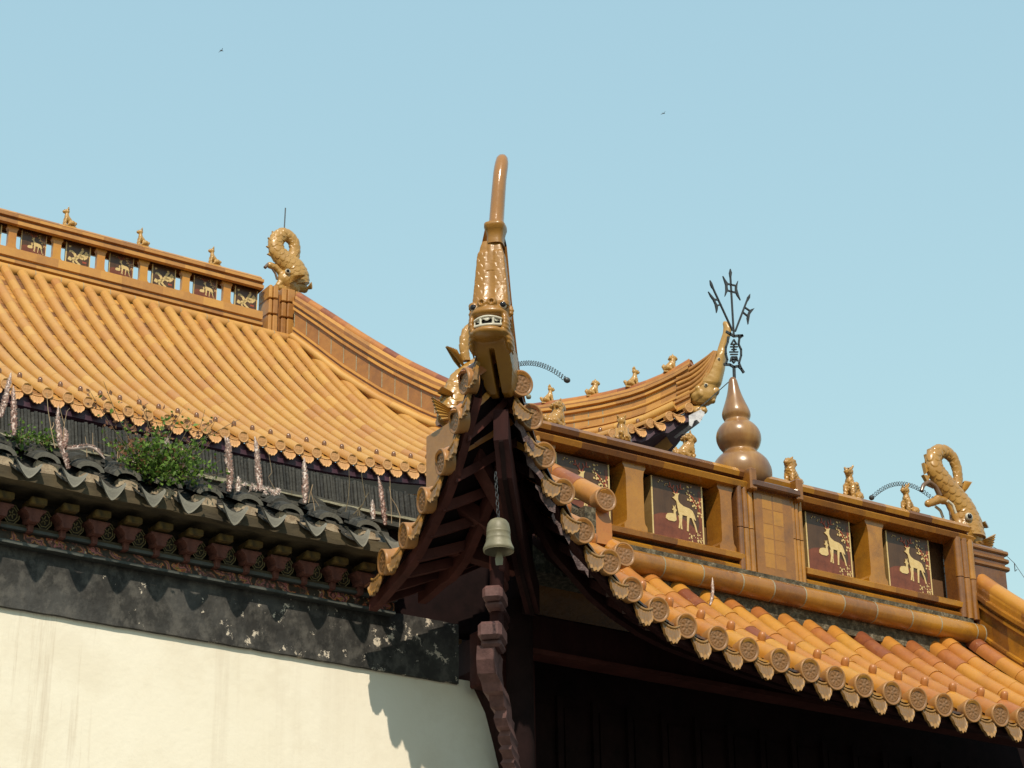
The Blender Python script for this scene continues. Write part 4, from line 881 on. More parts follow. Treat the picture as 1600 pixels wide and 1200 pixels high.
# coping tiles
gt = WALL.part('coping_bed', (lambda m: (m.grid([[(x, 10.70, 6.01), (x, 10.9, 6.15), (x, 10.95, 6.24), (x, 11.25, 6.24), (x, 11.5, 6.0)] for x in (-2, 2, 6.3)], .5, 0, False), m)[1])(MB()), M['black_tile'])
k = 0; xd = [3.915-.2485*i for i in range(6, 0, -1)]+[3.915, 4.169, 4.398, 4.623, 4.858, 5.124, 5.372, 5.634, 5.903, 6.13]
def crescent(w, h):
    mb = MB(); P = []
    for u in np.linspace(-1, 1, 17):
        top = -.050*(1-u*u); bot = -h*(1-abs(u)**1.55*.90); bot = min(bot, top-.012); P.append([(u*w/2, -.012-.016*(1-u*u)-.018*v, (top*(1-v)+bot*v)) for v in (0, .35, .8, 1)])
    mb.grid(P, [.75, .65, 1.0]*16, 0, True); B = [[(x, y+.014, z) for x, y, z in r_] for r_ in P]; mb.grid(B, .3, 0, True, flip=True)
    mb.grid([[a[0], b[0]] for a, b in zip(P, B)], .9, 0, True, flip=True); mb.grid([[a[-1], b[-1]] for a, b in zip(P, B)], .3, 0, True)
    return mb.mesh('drip_tile', M['grey_tile'], recalc=True)
gd = crescent(.150, .118)
for i, x in enumerate(xd):
    sc = rng.uniform(.95, 1.12); WALL.inst('drip_tile', gd, Matrix.Translation((x, 10.605+rng.uniform(-.01, .01), 6.03+rng.uniform(-.006, .006))) @ Matrix.Rotation(rng.uniform(-.14, .14), 4, 'Y') @ Matrix.Rotation(rng.uniform(-.15, .15), 4, 'Z') @ Matrix.Rotation(rng.uniform(-.1, .2), 4, 'X') @ Matrix.Diagonal((sc, 1, sc*rng.uniform(.9, 1.1), 1)), gt)
mb = MB(); mc = MB(); mw = MB()
for i, x in enumerate(xd[:-1]):
    w = xd[i+1]-x; cx = x+w/2
    for k in range(3):        # cover tiles, lowest first, each an arched plate with thick edge, paler on the lowest
        y0, y1 = 10.635+.10*k, 10.635+.10*k+.15; z0, z1 = 6.045+.072*k+.012, 6.045+.072*k+.085; j = rng.uniform(-.012, .012); r = .083+rng.uniform(-.005, .006); dz = rng.uniform(-.006, .006); ang = np.linspace(.12, PI-.12, 11)
        ou = [[(cx+j+r*math.cos(a), y, z+dz+r*.72*math.sin(a)) for a in ang] for y, z in ((y0, z0), (y1, z1))]; inn = [[(cx+j+r*.70*math.cos(a), y, z+dz+r*.72*.52*math.sin(a)) for a in ang] for y, z in ((y0, z0), (y1, z1))]
        mb.grid(ou, .1, 0, True); mb.grid(inn, .1, 0, True, flip=True); mb.grid([inn[0], ou[0]], .95 if k == 0 else .2, 0, False)
    for k in range(3):        # pan tiles
        y0, y1 = 10.62+.11*k, 10.62+.11*k+.16; z0, z1 = 6.0+.07*k+.01, 6.0+.07*k+.10; u = np.linspace(-1, 1, 9)
        mc.grid([[(x+.085*q, y, z-.032*(1-q*q)) for q in u] for y, z in ((y0, z0-.014), (y0, z0), (y1, z1))], rng.uniform(0, .15), 0, False)
    mw.box((cx+rng.uniform(-.01, .01), 10.685, 6.03), (w*.5, .05, .05+rng.uniform(0, .02)), ax=np.array(Matrix.Rotation(rng.uniform(-.12, .12), 3, 'Y')))
    mw.box((cx+rng.uniform(-.03, .03), 10.68, 6.012), (w*.6, .05, .014), ax=np.array(Matrix.Rotation(rng.uniform(-.15, .15), 3, 'Y')))
WALL.part('cover_tiles', mb, M['black_tile'], gt); WALL.part('pan_tiles', mc, M['black_tile'], gt); WALL.part('mortar_filling', mw, M['old_wood'], gt)
# edge-set ridge tiles on layered strips
rg_ = WALL.part('coping_ridge', wavy(-2, 6.62, 10.885, 6.215, 6.262, .25, 80, .004), M['black_tile'])
WALL.part('ridge_course', wavy(-2, 6.62, 10.865, 6.262, 6.276, .3, 80, .003), M['mortar'], rg_); WALL.part('ridge_course', wavy(-2, 6.62, 10.875, 6.277, 6.295, .28, 80, .003), M['black_tile'], rg_)
mb = MB(); x = 2.2; lean = .10
while x < 6.62:
    th = rng.uniform(.012, .017); lean = .9*lean+.1*rng.uniform(.0, .25); h = .160+rng.uniform(-.008, .006)
    mb.box((x, 10.99+rng.uniform(-.006, .006), 6.296+h/2), (th, .16, h), ax=np.array(Matrix.Rotation(lean+rng.uniform(-.02, .02), 3, 'Y')), tint=rng.uniform(0, 1)); x += th+rng.uniform(.0035, .0085)
WALL.part('ridge_tiles', mb, M['slab'], rg_)
mb = MB(); mb.box((2.3, 11.0, 6.33), (8.6, .12, .12)); WALL.part('ridge_bedding', mb, M['black_tile'], rg_)

# ------------------------------------------------------------------ plants on the coping
def leaf(mb, p, d, s_, t):
    d = nrm(d); sd = nrm(np.cross(d, rng.normal(size=3))); n_ = np.cross(sd, d); w = s_*.36
    mb.add([p, p+d*s_*.45+sd*w+n_*w*.3, p+d*s_, p+d*s_*.45-sd*w+n_*w*.3], [(0, 1, 2), (0, 2, 3)], t, 0, False)
def shrub(base, tips, name, label, cat, dens=30, s0=.02, brown=.15, fill=0, fr=(.05, .05, .05), group=None):
    t = Thing(name, base, label, cat, group); st = MB(); lf = MB()
    for (tx, ty, tz, n, br) in tips:
        e = np.array([tx, ty, tz]); L = np.linalg.norm(e-base); mid = (base+e)/2+rng.normal(0, .12*L, 3)*np.array([1, .5, .6])
        P = np.array([(1-u)**2*base+2*u*(1-u)*mid+u*u*e for u in np.linspace(0, 1, 9)]); st.tube(P, np.linspace(.0035, .0012, 9), 5, tint=.5)
        for _ in range(n):
            u = rng.uniform(.25, 1)**.8; q = P[int(u*8)]+rng.normal(0, .026, 3); dd = nrm(rng.normal(size=3)+np.array([0, -.2, .3]))
            b_ = q+dd*rng.uniform(.004, .035)
            leaf(lf, b_, nrm(dd+rng.normal(0, .6, 3)), s0*rng.uniform(.6, 1.4), rng.uniform(.88, 1) if rng.uniform() < br else rng.uniform(.0, .8))
    for _ in range(fill):
        v = rng.normal(size=3); v = v/np.linalg.norm(v)*rng.uniform(.3, 1)**.5; q = fill_c+v*np.asarray(fr); leaf(lf, q, nrm(v+rng.normal(0, .7, 3)+np.array([0, 0, .3])), s0*rng.uniform(.6, 1.5), rng.uniform(0, .82))
    t.part('stems', st, M['stem']); t.part('foliage', lf, M['leaf']); return t
shrub_base = at(243, 752, 10.70); tips = []
for (px, py, n, br) in ((162, 596, 26, .75), (140, 610, 22, .9), (190, 640, 22, .5), (215, 618, 28, .7), (228, 632, 26, .6), (260, 650, 50, .15), (247, 668, 60, .1), (285, 640, 30, .55), (300, 655, 22, .6), (320, 640, 14, .95), (342, 652, 14, .4), (375, 655, 10, .3), (335, 660, 20, .3), (205, 690, 70, .12), (225, 680, 70, .08), (270, 690, 80, .05), (300, 700, 80, .03), (325, 730, 60, .02), (290, 725, 80, .03), (255, 710, 90, .03), (215, 720, 80, .08), (235, 700, 90, .04), (175, 690, 30, .35), (160, 665, 18, .5), (270, 742, 60, .02), (310, 712, 60, .02), (345, 718, 34, .05), (352, 738, 30, .03), (180, 715, 30, .2), (150, 690, 16, .4), (330, 690, 36, .1), (195, 660, 26, .35)):
    tips.append((*at(px, py, 10.62+rng.uniform(-.10, .10)), n, br))
fill_c = at(258, 722, 10.62)
shrub(shrub_base, tips, 'wild_shrub', 'bushy green shrub with browning tips growing out of the grey coping', 'shrub', s0=.027, fill=230, fr=(.22, .1, .11))
for (px, py, lab) in ((68, 690, 'low green weed tuft on the coping beside a forked pink stonecrop'), (32, 684, 'smallest green weed tuft at the far left end of the coping')):
    b_ = at(px, py+8, 10.74); tips = [(*at(px+rng.uniform(-16, 16), py-rng.uniform(2, 13), 10.74+rng.uniform(-.04, .04)), 18, .05) for _ in range(9)]; shrub(b_, tips, 'roof_weed', lab, 'weed', s0=.022, group='weed tufts on the coping')
def stonecrop(segs, label, r=.0135, y=10.66, leafy=0, pale=.6):
    b_ = at(*segs[0][0], y); mb = MB()
    for pts in segs:
        P = np.array([at(*p, y) for p in pts]); d = np.r_[0, np.cumsum(np.linalg.norm(np.diff(P, axis=0), axis=1))]; n = max(10, int(d[-1]/.007)); s_ = np.linspace(0, d[-1], n); Q = np.stack([np.interp(s_, d, P[:, k]) for k in range(3)], 1); L = d[-1]
        for i in range(1, n-1): Q[i] += rng.normal(0, .0012, 3)
        for _ in range(4): Q[1:-1] = (Q[:-2]+Q[1:-1]*2+Q[2:])/4
        rr = r*np.interp(np.linspace(0, 1, n), [0, .25, .8, 1], [.7, 1, .75, .2]); rr = rr*1.15; mb.tube(Q, rr*.8, 8, tint=float(min(1, pale+.1)))
        for i in range(n):
            for k in range(7):
                a = rng.uniform(0, 2*PI); dirn = np.array([math.cos(a), math.sin(a), .35]); p = Q[i]+dirn*rr[i]*.7; tp = Q[i]+nrm(dirn)*rr[i]*1.55+np.array([0, 0, .004]); sd = nrm(np.cross(dirn, (0, 0, 1)))*rr[i]*.42; tt = float(np.clip(pale*(.75+.7*i/n)+rng.uniform(-.25, .3), 0, 1))
                mb.add([p-sd, p+sd, tp], [(0, 1, 2)], tt, 0, False); mb.add([p-sd-np.array([0, 0, .004]), p+sd-np.array([0, 0, .004]), tp], [(2, 1, 0)], tt*.7, 0, False)
    for _ in range(leafy):
        c = b_+np.array([rng.uniform(-.10, .13), rng.uniform(-.03, .03), rng.uniform(.0, .03)])
        for k in range(14):
            dd = nrm(rng.normal(size=3)+np.array([0, -.3, .6])); sd = nrm(np.cross(dd, (0, 1, .3)))*.004; mb.add([c-sd, c+sd, c+dd*.022], [(0, 1, 2)], rng.uniform(.4, 1), 0, False)
    solo('stonecrop', mb, M['succulent'], b_, label, 'stonecrop', 'pink stonecrop spikes on the coping')
stonecrop([[(1, 652), (9, 622), (17, 583)]], 'tall curved pink stonecrop spike at the far left end of the coping', .013)
stonecrop([[(22, 680), (21, 645), (21, 604)]], 'upright brown-footed stonecrop spike beside the far left one', .014, pale=.5)
stonecrop([[(106, 732), (100, 712), (93, 690), (90, 660), (91, 636)], [(97, 704), (103, 684), (100, 668)], [(104, 700), (118, 700), (138, 697), (150, 702), (163, 716)]], 'forked stonecrop with a thick pink stem and one branch lying sideways', .0135, pale=.55)
stonecrop([[(358, 768), (359, 735), (357, 700), (351, 683)], [(355, 725), (357, 700), (355, 684)]], 'twin-tipped stonecrop spike just right of the green shrub', .0155, pale=.62)
stonecrop([[(372, 768), (373, 755), (372, 745)]], 'short stubby pale stonecrop between two taller spikes', .013, pale=.9)
stonecrop([[(407, 767), (403, 735), (401, 705), (398, 683)]], 'tall stonecrop spike rising from a spread of pink rosettes', .014, leafy=16, pale=.68)
stonecrop([[(476, 786), (477, 750), (475, 716)]], 'straight single stonecrop spike in the middle of the coping', .014, pale=.72)
stonecrop([[(583, 811), (582, 795), (582, 782)]], 'short pale stonecrop beside the bent reddish spike', .012, pale=.9)
stonecrop([[(602, 820), (598, 790), (594, 760), (591, 745)]], 'bent reddish stonecrop spike nearest the gate corner', .0125, pale=.42)
stonecrop([[(262, 700), (260, 690), (258, 676)]], 'pale stonecrop tip showing through the green shrub', .012, pale=1.0)
stonecrop([[(287, 748), (288, 725), (285, 700)]], 'pinkish stonecrop half hidden at the right side of the shrub', .012, pale=.55)
stonecrop([[(1110, 945), (1114, 925), (1113, 903)]], 'tiny pink stonecrop sprouting below the gate ridge tube', .009, 10.84, pale=.7)
def straw(pts, label, r=.0022, y=10.66, m='straw', extra=()):
    b_ = at(*pts[0], y); mb = MB()
    for q in (pts, *extra):
        P = np.array([at(*p, y+rng.uniform(-.01, .01)) for p in q]); mb.tube(P, np.linspace(r, r*.5, len(P)), 6)
    solo('dry_stem', mb, M[m], b_, label, 'dry stem', 'dry stems on the coping')
straw([(86, 700), (80, 672), (75, 640), (73, 614)], 'bare dry stem left of the forked stonecrop', .003, extra=([(80, 672), (84, 664), (83, 660)],))
straw([(98, 690), (101, 660), (105, 642), (109, 638)], 'thin forked dry stem right of the forked stonecrop', .002, extra=([(100, 662), (94, 640), (93, 632)],))
straw([(136, 714), (135, 695), (133, 682)], 'short dry stub beside the sideways stonecrop branch', .0025, extra=([(146, 706), (145, 690), (145, 676)],))
straw([(183, 722), (184, 705), (182, 698)], 'cluster of short pale stubs left of the shrub', .0022, extra=([(190, 724), (191, 706), (196, 698)], [(199, 724), (200, 705), (199, 694)], [(187, 722), (186, 708), (187, 690)]))
straw([(432, 768), (425, 757), (419, 745)], 'slanting straw right of the rosette stonecrop', .002, extra=([(456, 774), (456, 766)],))
straw([(482, 786), (485, 770), (488, 757)], 'pair of pale straws leaning away from the straight stonecrop', .0022, extra=([(492, 798), (490, 785), (486, 768), (489, 757)], [(498, 790), (490, 778)]))
straw([(540, 800), (544, 780), (546, 755), (545, 730)], 'upright dark dry stem of the left of a dark pair', .0028, m='stem')
straw([(552, 804), (566, 790), (571, 778), (567, 757), (564, 732)], 'crooked dark dry stem with side twigs', .0032, m='stem', extra=([(559, 806), (560, 795), (566, 788)], [(562, 806), (562, 796), (568, 787)], [(571, 778), (576, 770)]))
straw([(612, 818), (611, 790), (609, 745)], 'tall straight dry stem beside the reddish stonecrop', .0024)
straw([(624, 826), (625, 805), (619, 790), (611, 778), (608, 760)], 'pale dry stem that bows towards the gate corner', .0032)
straw([(420, 745), (425, 738), (421, 715), (419, 703)], 'thin curved stem behind the rosette stonecrop', .0015, 10.72)
# ------------------------------------------------------------------ glazed figures
def resample(P, w, n):
    P = np.asarray(P, float); d = np.r_[0, np.cumsum(np.linalg.norm(np.diff(P, axis=0), axis=1))]; s_ = np.linspace(0, d[-1], n)
    Q = np.stack([np.interp(s_, d, P[:, k]) for k in range(3)], 1); W = np.interp(s_, d, w)
    for _ in range(max(2, n//12)): Q[1:-1] = (Q[:-2]+2*Q[1:-1]+Q[2:])/4; W[1:-1] = (W[:-2]+2*W[1:-1]+W[2:])/4
    return Q, W, s_
def scaly(mb, Q, W, s_, flat=.8, na=44, amp=.009, pu=.040, pv=.028, plates=None, dirn=-1, tint=.55):
    """fish body along Q in an upright plane of constant y; scales cover it, optional belly plates on one side"""
    G = []; Y = np.array([0, 1., 0]); a = np.linspace(0, 2*PI, na, endpoint=False)
    for i in range(len(Q)):
        t = nrm(Q[min(i+1, len(Q)-1)]-Q[max(i-1, 0)]); n_ = nrm(np.cross(t, Y)); v = np.full(na, s_[i]); npu = max(4, round(2*PI*W[i]*.9/pu)); u = a/(2*PI)*npu
        h = scales(u, v, 1.0, pv, amp*min(1, W[i]/.05), dirn)
        if plates is not None:
            on = np.cos(a)*plates > .62; h = np.where(on, .006-.006*((s_[i]/.055) % 1)+.003, h)
        r = W[i]+h; G.append(Q[i]+r[:, None]*(np.cos(a)[:, None]*n_+flat*np.sin(a)[:, None]*Y))
    mb.grid(G, tint, 0, True, closed=True); mb.add(G[0], [list(range(na))], tint, 0, True); mb.add(G[-1], [list(range(na))[::-1]], tint, 0, True)
def fan(mb, root, tip1, tip2, n=7, depth=.02, tint=.6, bulge=.01):
    root, tip1, tip2 = map(lambda q: np.asarray(q, float), (root, tip1, tip2)); Y = np.array([0, 1., 0])
    P1 = []; 
    for i in range(2*n+1):
        w = i/(2*n); e = tip1*(1-w)+tip2*w; L = np.linalg.norm(tip1-root)*(1-w)+np.linalg.norm(tip2-root)*w; e = root+nrm(e-root)*L*(1+.05*(i % 2)); b = (bulge if i % 2 else -.004)
        P1.append([root-Y*depth*.5, (root+e)/2-Y*(depth*.5+b), e-Y*(depth*.2+b*.5), e+Y*(depth*.2+b*.5), (root+e)/2+Y*(depth*.5+b), root+Y*depth*.5])
    mb.grid(P1, tint, 0, False)
def spring(p0, p1, sag, turns, r, wire, n=12):
    p0, p1 = np.asarray(p0, float), np.asarray(p1, float); N_ = turns*n; t = np.linspace(0, 1, N_); c = p0[None]*(1-t[:, None])+p1[None]*t[:, None]; c[:, 2] += sag*4*t*(1-t)
    ax = nrm(p1-p0); s1 = nrm(np.cross(ax, (0, 0, 1))); s2 = np.cross(s1, ax); ph = 2*PI*turns*t; P = c+r*(np.cos(ph)[:, None]*s1+np.sin(ph)[:, None]*s2); mb = MB(); mb.tube(P, wire, 4, up=ax); return mb
def ridge_dragon(name_label, Y, cr, spec, mat, k, mirror=None, coil=True, loc=None):
    """cr maps crop pixels to photo pixels; spec holds the outline measured on the photo"""
    c = lambda q, dy=0.0: at(*cr(*q[:2]), Y)+np.array([0, dy, 0]); mir = (lambda m: m if mirror is None else m.mirror(mirror))
    body = spec['body']; SC = k*3.81/.0041 if k < .0012 else 1.55; n = 260; Q, W, s_ = resample([c(q) for q in body], [q[2]*k*.66 for q in body], n)
    L0 = c((spec['base'][0], spec['base'][1])); loc = L0 if mirror is None else np.array([2*mirror-L0[0], L0[1], L0[2]])
    T = Thing('dragon_fish_finial', loc, name_label, 'dragon finial', 'dragon fish finials on the ridges')
    mb = MB(); scaly(mb, Q, W, s_, .75, 80, SC*.021, SC*.052, SC*.044, plates=spec.get('plates'), dirn=-1); T.part('scaled_body', mir(mb), mat)
    # head
    hl = [(c(a), c(b), a[2]*k*.62, b[2]*k*.62) for a, b in spec['head']]; lo = np.min([np.minimum(a, b)-max(ra, rb) for a, b, ra, rb in hl], 0)-.02; hi = np.max([np.maximum(a, b)+max(ra, rb) for a, b, ra, rb in hl], 0)+.02
    def f(P):
        d = None
        for a, b, ra, rb in hl:
            e = d_caps(P*np.array([1, 1.15, 1]), a*np.array([1, 1.15, 1]), b*np.array([1, 1.15, 1]), ra, rb); d = e if d is None else smin(d, e, .014)
        return d + .0035*np.sin(P[..., 0]*95)*np.sin(P[..., 2]*90)*np.sin(P[..., 1]*40+1)
    V, F = surface(f, lo, hi, .0085*(k/.0011)**.3 if False else .009); mb = MB(); mb.add(V, F, .5, 0, True); T.part('head', mir(mb), mat, recalc=True)
    mb = MB()
    for pts, r0, r1 in spec['horns']:
        P, W2, _ = resample([c(q) for q in pts], np.linspace(r0, r1, len(pts))*k/2, 24); mb.tube(P, W2, 10, tint=.5)
    T.part('horn', mir(mb), M['umber'])
    for dy in (-1, 1):
        e = c(spec['eye']); r = spec['eye'][2]*k*.65; dd = spec['eyed']*dy; mb = MB(); V, F = surface(lambda P: d_ell(P, (0, 0, 0), (r, r*.8, r)), (-r*1.3,)*3, (r*1.3,)*3, r/4); mb.add(V+e+np.array([0, dd, 0]), F, .5, 0, True)
        mb2 = MB(); mb2.add(V*.62+e+np.array([-.25*r, dd+dy*r*.52, 0]), F, .5, 0, True); o = T.part('eye', mir(mb), M['teeth'], recalc=True); T.part('pupil', mir(mb2), M['eye_black'], o, recalc=True)
    if 'teeth' in spec:
        P, _, _ = resample([c(q) for q in spec['teeth']], [1]*len(spec['teeth']), 14)
        for dy in (-1, 1):
            mb = MB(); mb.tube(P+np.array([0, dy*spec['eyed']*.75, 0]), .011, 6); T.part('teeth', mir(mb), M['teeth'])
    mb = MB()
    for pts in spec['spikes']: mb.prism([(0, 0), (1, 0), (0, 1)], c(pts[0]), c(pts[1])-c(pts[0]), c(pts[2])-c(pts[0]), (0, 1, 0), .03, .6)
    T.part('back_spikes', mir(mb), mat, recalc=True)
    for f_ in spec['fins']: mb = MB(); fan(mb, c(f_[0], f_[3]), c(f_[1], f_[3]), c(f_[2], f_[3]), 7, .035); T.part('fin', mir(mb), mat, recalc=True)
    if coil:
        for a, b, sag, tn in spec['coils']:
            mb = spring(c(a), c(b), sag, tn, .015, .0026); e = c(b); V, F = surface(lambda P: d_ell(P, (0, 0, 0), (.02, .02, .02)), (-.03,)*3, (.03,)*3, .006); 
            o = T.part('coil_whisker', mir(mb), M['wire']); mb = MB(); mb.add(V+e, F, .5, 0, True); T.part('whisker_ball', mir(mb), M['iron'], o, recalc=True)
    return T
cg = lambda x, y: (1180+x/3.81, 670+y/3.81)
SPEC_G = dict(base=(1300, 740), plates=None,
  body=[(1275, 650, 170), (1262, 560, 150), (1235, 480, 128), (1180, 400, 112), (1115, 315, 96), (1070, 245, 84), (1058, 180, 72), (1088, 135, 60), (1135, 135, 54), (1178, 175, 50), (1200, 235, 46), (1208, 290, 42), (1205, 345, 40)],
  head=[((1240, 600, 130), (1310, 690, 120)), ((1215, 560, 90), (1180, 500, 50)), ((1180, 500, 44), (1140, 430, 40)), ((1140, 430, 40), (1085, 420, 50)), ((1085, 425, 46), (1030, 445, 44)), ((1220, 620, 80), (1250, 700, 70)), ((1240, 650, 60), (1340, 700, 70)), ((1260, 510, 50), (1230, 500, 40)), ((1330, 600, 40), (1280, 600, 50))],
  horns=[([(1100, 400), (1075, 345), (1035, 315), (1000, 335), (990, 372)], 40, 26), ([(1165, 560), (1160, 490), (1130, 440)], 16, 12), ([(1195, 590), (1175, 500), (1130, 415)], 26, 16)],
  eye=(1222, 546, 46), eyed=.088, teeth=[(1108, 445), (1140, 470), (1158, 520)],
  spikes=[((1040, 230), (1020, 265), (1005, 200)), ((1040, 280), (1030, 320), (1003, 272)), ((1035, 180), (1035, 215), (1018, 148)), ((1060, 130), (1035, 165), (1038, 116)), ((1100, 112), (1070, 125), (1072, 100)), ((1060, 320), (1075, 350), (1030, 330))],
  fins=[((1215, 410), (1240, 315), (1287, 322), 0), ((1290, 690), (1395, 640), (1360, 740), -.05), ((1260, 590), (1360, 600), (1340, 560), -.04), ((1225, 600), (1215, 680), (1280, 640), -.07)],
  coils=[((1060, 420), (693, 410), .115, 25)])
ridge_dragon('glazed dragon fish finial on the right end of the deer panel ridge, tail looped up', 11.14, cg, SPEC_G, M['figure'], .0041/3.81)
SPEC_L = dict(SPEC_G); SPEC_L['plates'] = 1
ridge_dragon('glazed dragon fish finial half hidden behind the upturned corner, showing its plated back', 11.14, cg, SPEC_L, M['figure'], .0037/3.81, mirror=9.14, coil=False)
mb = spring(at(806, 570, 11.14), at(885, 594, 11.14), .055, 21, .016, .0026); V, F = surface(lambda P: d_ell(P, (0, 0, 0), (.024, .02, .02)), (-.03,)*3, (.03,)*3, .006); mb.add(V+at(886, 594, 11.14), F)
solo('coil_whisker', mb, M['wire'], at(806, 570, 11.14), 'steel coil whisker drooping to the right from behind the upturned corner', 'coil')
ch = lambda x, y: (400+x/5.45, 310+y/5.45)
SPEC_H = dict(base=(330, 810), plates=None,
  body=[(370, 740, 140), (345, 660, 175), (310, 590, 165), (235, 520, 130), (180, 460, 105), (165, 390, 95), (185, 335, 88), (235, 305, 80), (285, 325, 72), (322, 375, 66), (332, 430, 62), (322, 490, 66), (300, 540, 90)],
  head=[((250, 690, 130), (310, 760, 120)), ((230, 700, 80), (190, 740, 50)), ((250, 650, 90), (215, 640, 60)), ((215, 640, 56), (170, 590, 50)), ((170, 590, 48), (120, 570, 56)), ((330, 740, 110), (410, 770, 70)), ((200, 760, 50), (300, 790, 60))],
  horns=[([(240, 660), (190, 620), (160, 570), (110, 555), (75, 590)], 44, 34), ([(180, 690), (165, 640), (130, 590)], 26, 18), ([(170, 745), (210, 720), (250, 720)], 22, 18)],
  eye=(240, 648, 44), eyed=.11,
  spikes=[((135, 395), (140, 440), (90, 405)), ((140, 445), (150, 500), (98, 470)), ((140, 340), (135, 385), (104, 330)), ((170, 300), (145, 335), (140, 275)), ((220, 275), (180, 290), (195, 265)), ((290, 290), (255, 275), (270, 285)), ((345, 360), (325, 330), (335, 330))],
  fins=[((390, 800), (435, 740), (440, 800), -.12), ((300, 540), (350, 460), (320, 540), -.05), ((380, 690), (260, 690), (240, 760), -.15)], coils=[])
TH_ = ridge_dragon('pale glazed dragon finial with a ring tail on the end of the great hall ridge', 25.33, ch, SPEC_H, M['figure_hall'], .0078/5.45, coil=False)
mb = MB(); a, b = at(444, 362, 25.33), at(446, 325, 25.33); mb.tube([a, b], .009, 6); solo('lightning_rod', mb, M['wire'], a, 'thin upright rod above the ring-tailed dragon on the hall ridge', 'rod')

def beast_mesh(name, v, mats, h=.0052):
    """seated guardian, about 0.26 high, facing +x"""
    C_ = []
    def cap(a, b, ra, rb, k=.016): C_.append((a, b, ra, rb, k))
    slim = v in (1, 2)
    hz, hx_ = (.208, .038) if not slim else (.222, .030)
    cap((-.045, 0, .05), (.005, 0, .10), .046 if not slim else .036, .042 if not slim else .032)
    cap((.005, 0, .10), (.028, 0, .145), .042 if not slim else .033, .036 if not slim else .027); cap((.028, 0, .145), (hx_, 0, hz-.01), .034 if not slim else .022, .030 if not slim else .021)
    cap((hx_-.005, 0, hz), (hx_+.018, 0, hz-.002), .034 if not slim else .026, .028 if not slim else .021); cap((hx_+.02, 0, hz-.010), (hx_+.044, 0, hz-.014), .019, .017, .010); cap((hx_+.02, 0, hz-.024), (hx_+.036, 0, hz-.030), .013, .011, .006)
    for s in (-1, 1):
        cap((.038, s*.026, .115), (.050, s*.027, .055), .019, .014, .012); cap((.050, s*.027, .055), (.047, s*.027, .016), .014, .013, .008); cap((.050, s*.027, .013), (.064, s*.027, .011), .014, .012, .008)
        cap((-.040, s*.034, .05), (-.005, s*.044, .036), .034, .022, .012); cap((-.01, s*.044, .030), (.014, s*.044, .012), .017, .013, .008); cap((hx_-.004, s*.022, hz+.024), (hx_-.012, s*.030, hz+.040 if v != 1 else hz+.052), .010, .006, .006)
    if v == 2: cap((-.01, -.034, .135), (-.075, -.04, .05), .016, .010, .008); cap((-.01, .034, .135), (-.075, .04, .05), .016, .010, .008)
    cap((-.080, 0, .03), (-.098, 0, .075), .015, .018, .012); cap((-.098, 0, .075), (-.088, 0, .105 if not slim else .085), .017, .009, .008)
    if v == 0:
        for k in range(9):
            a = PI*.55+k*PI*1.0/8; cap((hx_-.012+.022*math.cos(a), .030*math.sin(k*2.1), hz+.02-.055*(k/8)), (hx_-.02+.03*math.cos(a), .034*math.sin(k*2.1), hz+.015-.055*(k/8)), .014, .013, .006)
    if v == 1: cap((hx_-.02, 0, hz+.03), (hx_-.012, 0, hz+.055), .012, .006, .008)
    def f(P):
        d = None
        for a, b, ra, rb, k in C_:
            e = d_caps(P, a, b, ra*1.1, rb*1.1); d = e if d is None else smin(d, e, k)
        d = d+.0042*np.sin(P[..., 0]*170+P[..., 2]*60)*np.sin(P[..., 2]*190)*np.sin(P[..., 1]*150+.7)
        q = np.abs(P-np.array([-.012, 0, -.004]))-np.array([.088, .048, .010]); return np.minimum(d, np.max(q, -1))
    V, F = surface(f, (-.13, -.075, -.02), (.12, .075, .31), h); mb = MB(); mb.add(V, F, .55, 0, True); e = MB()
    for s in (-1, 1):
        Ve, Fe_ = surface(lambda P: d_ell(P, (0, 0, 0), (.006,)*3), (-.009,)*3, (.009,)*3, .003); e.add(Ve+np.array([hx_+.040, s*.013, hz+.006]), Fe_)
    return mb.mesh(name, mats, recalc=True), e.mesh('eyes', M['eye_black'], recalc=True)
BM = {(v, 'g'): beast_mesh('seated_beast', v, M['figure']) for v in (0, 1, 2)}
BM.update({(v, 'h'): beast_mesh('seated_beast', v, M['figure_hall'], .0075) for v in (0, 1)})
def beast(px, py, ph, Y, v, face, label, grp, mk='g', pos=None, yaw=0, H=None):
    p = at(px, py, Y) if pos is None else np.asarray(pos, float); top = at(px, ph, Y) if pos is None else None; hh = (top[2]-p[2]) if H is None else H; s = hh/.262
    o = bpy.data.objects.new('seated_beast', BM[(v, mk)][0]); COL.objects.link(o); o.location = p.tolist(); o.rotation_euler = (0, 0, yaw+(PI if face < 0 else 0)); o.scale = (s, s, s); tag(o, label, 'ridge beast', grp)
    e = bpy.data.objects.new('eyes', BM[(v, mk)][1]); COL.objects.link(e); e.parent = o
gg = 'seated beasts on the gate ridge'; hg = 'seated beasts on the hall roof ridges'
zr = 7.215
for (px, v, face, H, lab, yaw) in ((868, 0, 1, .235, 'honey glazed lion nearest the upturned corner, first on the deer panel ridge', .15), (972, 2, 1, .235, 'glazed winged beast with its back turned, second on the ridge from the upturned corner', .9), (1072, 0, 1, .235, 'curly glazed lion seated just left of the gourd', -.1),
        (1238, 0, -1, .235, 'curly glazed lion seated just right of the gourd', .35), (1331, 2, -1, .27, 'tall winged glazed beast seated midway between gourd and right dragon', .5), (1420, 1, -1, .235, 'slim glazed hound seated beside the coil whisker of the right dragon', .3)):
    q = at(px, 655+.239*(px-838), 11.14); beast(0, 0, 0, 0, v, face, lab, gg, pos=(q[0], 11.14, zr), yaw=yaw, H=H)
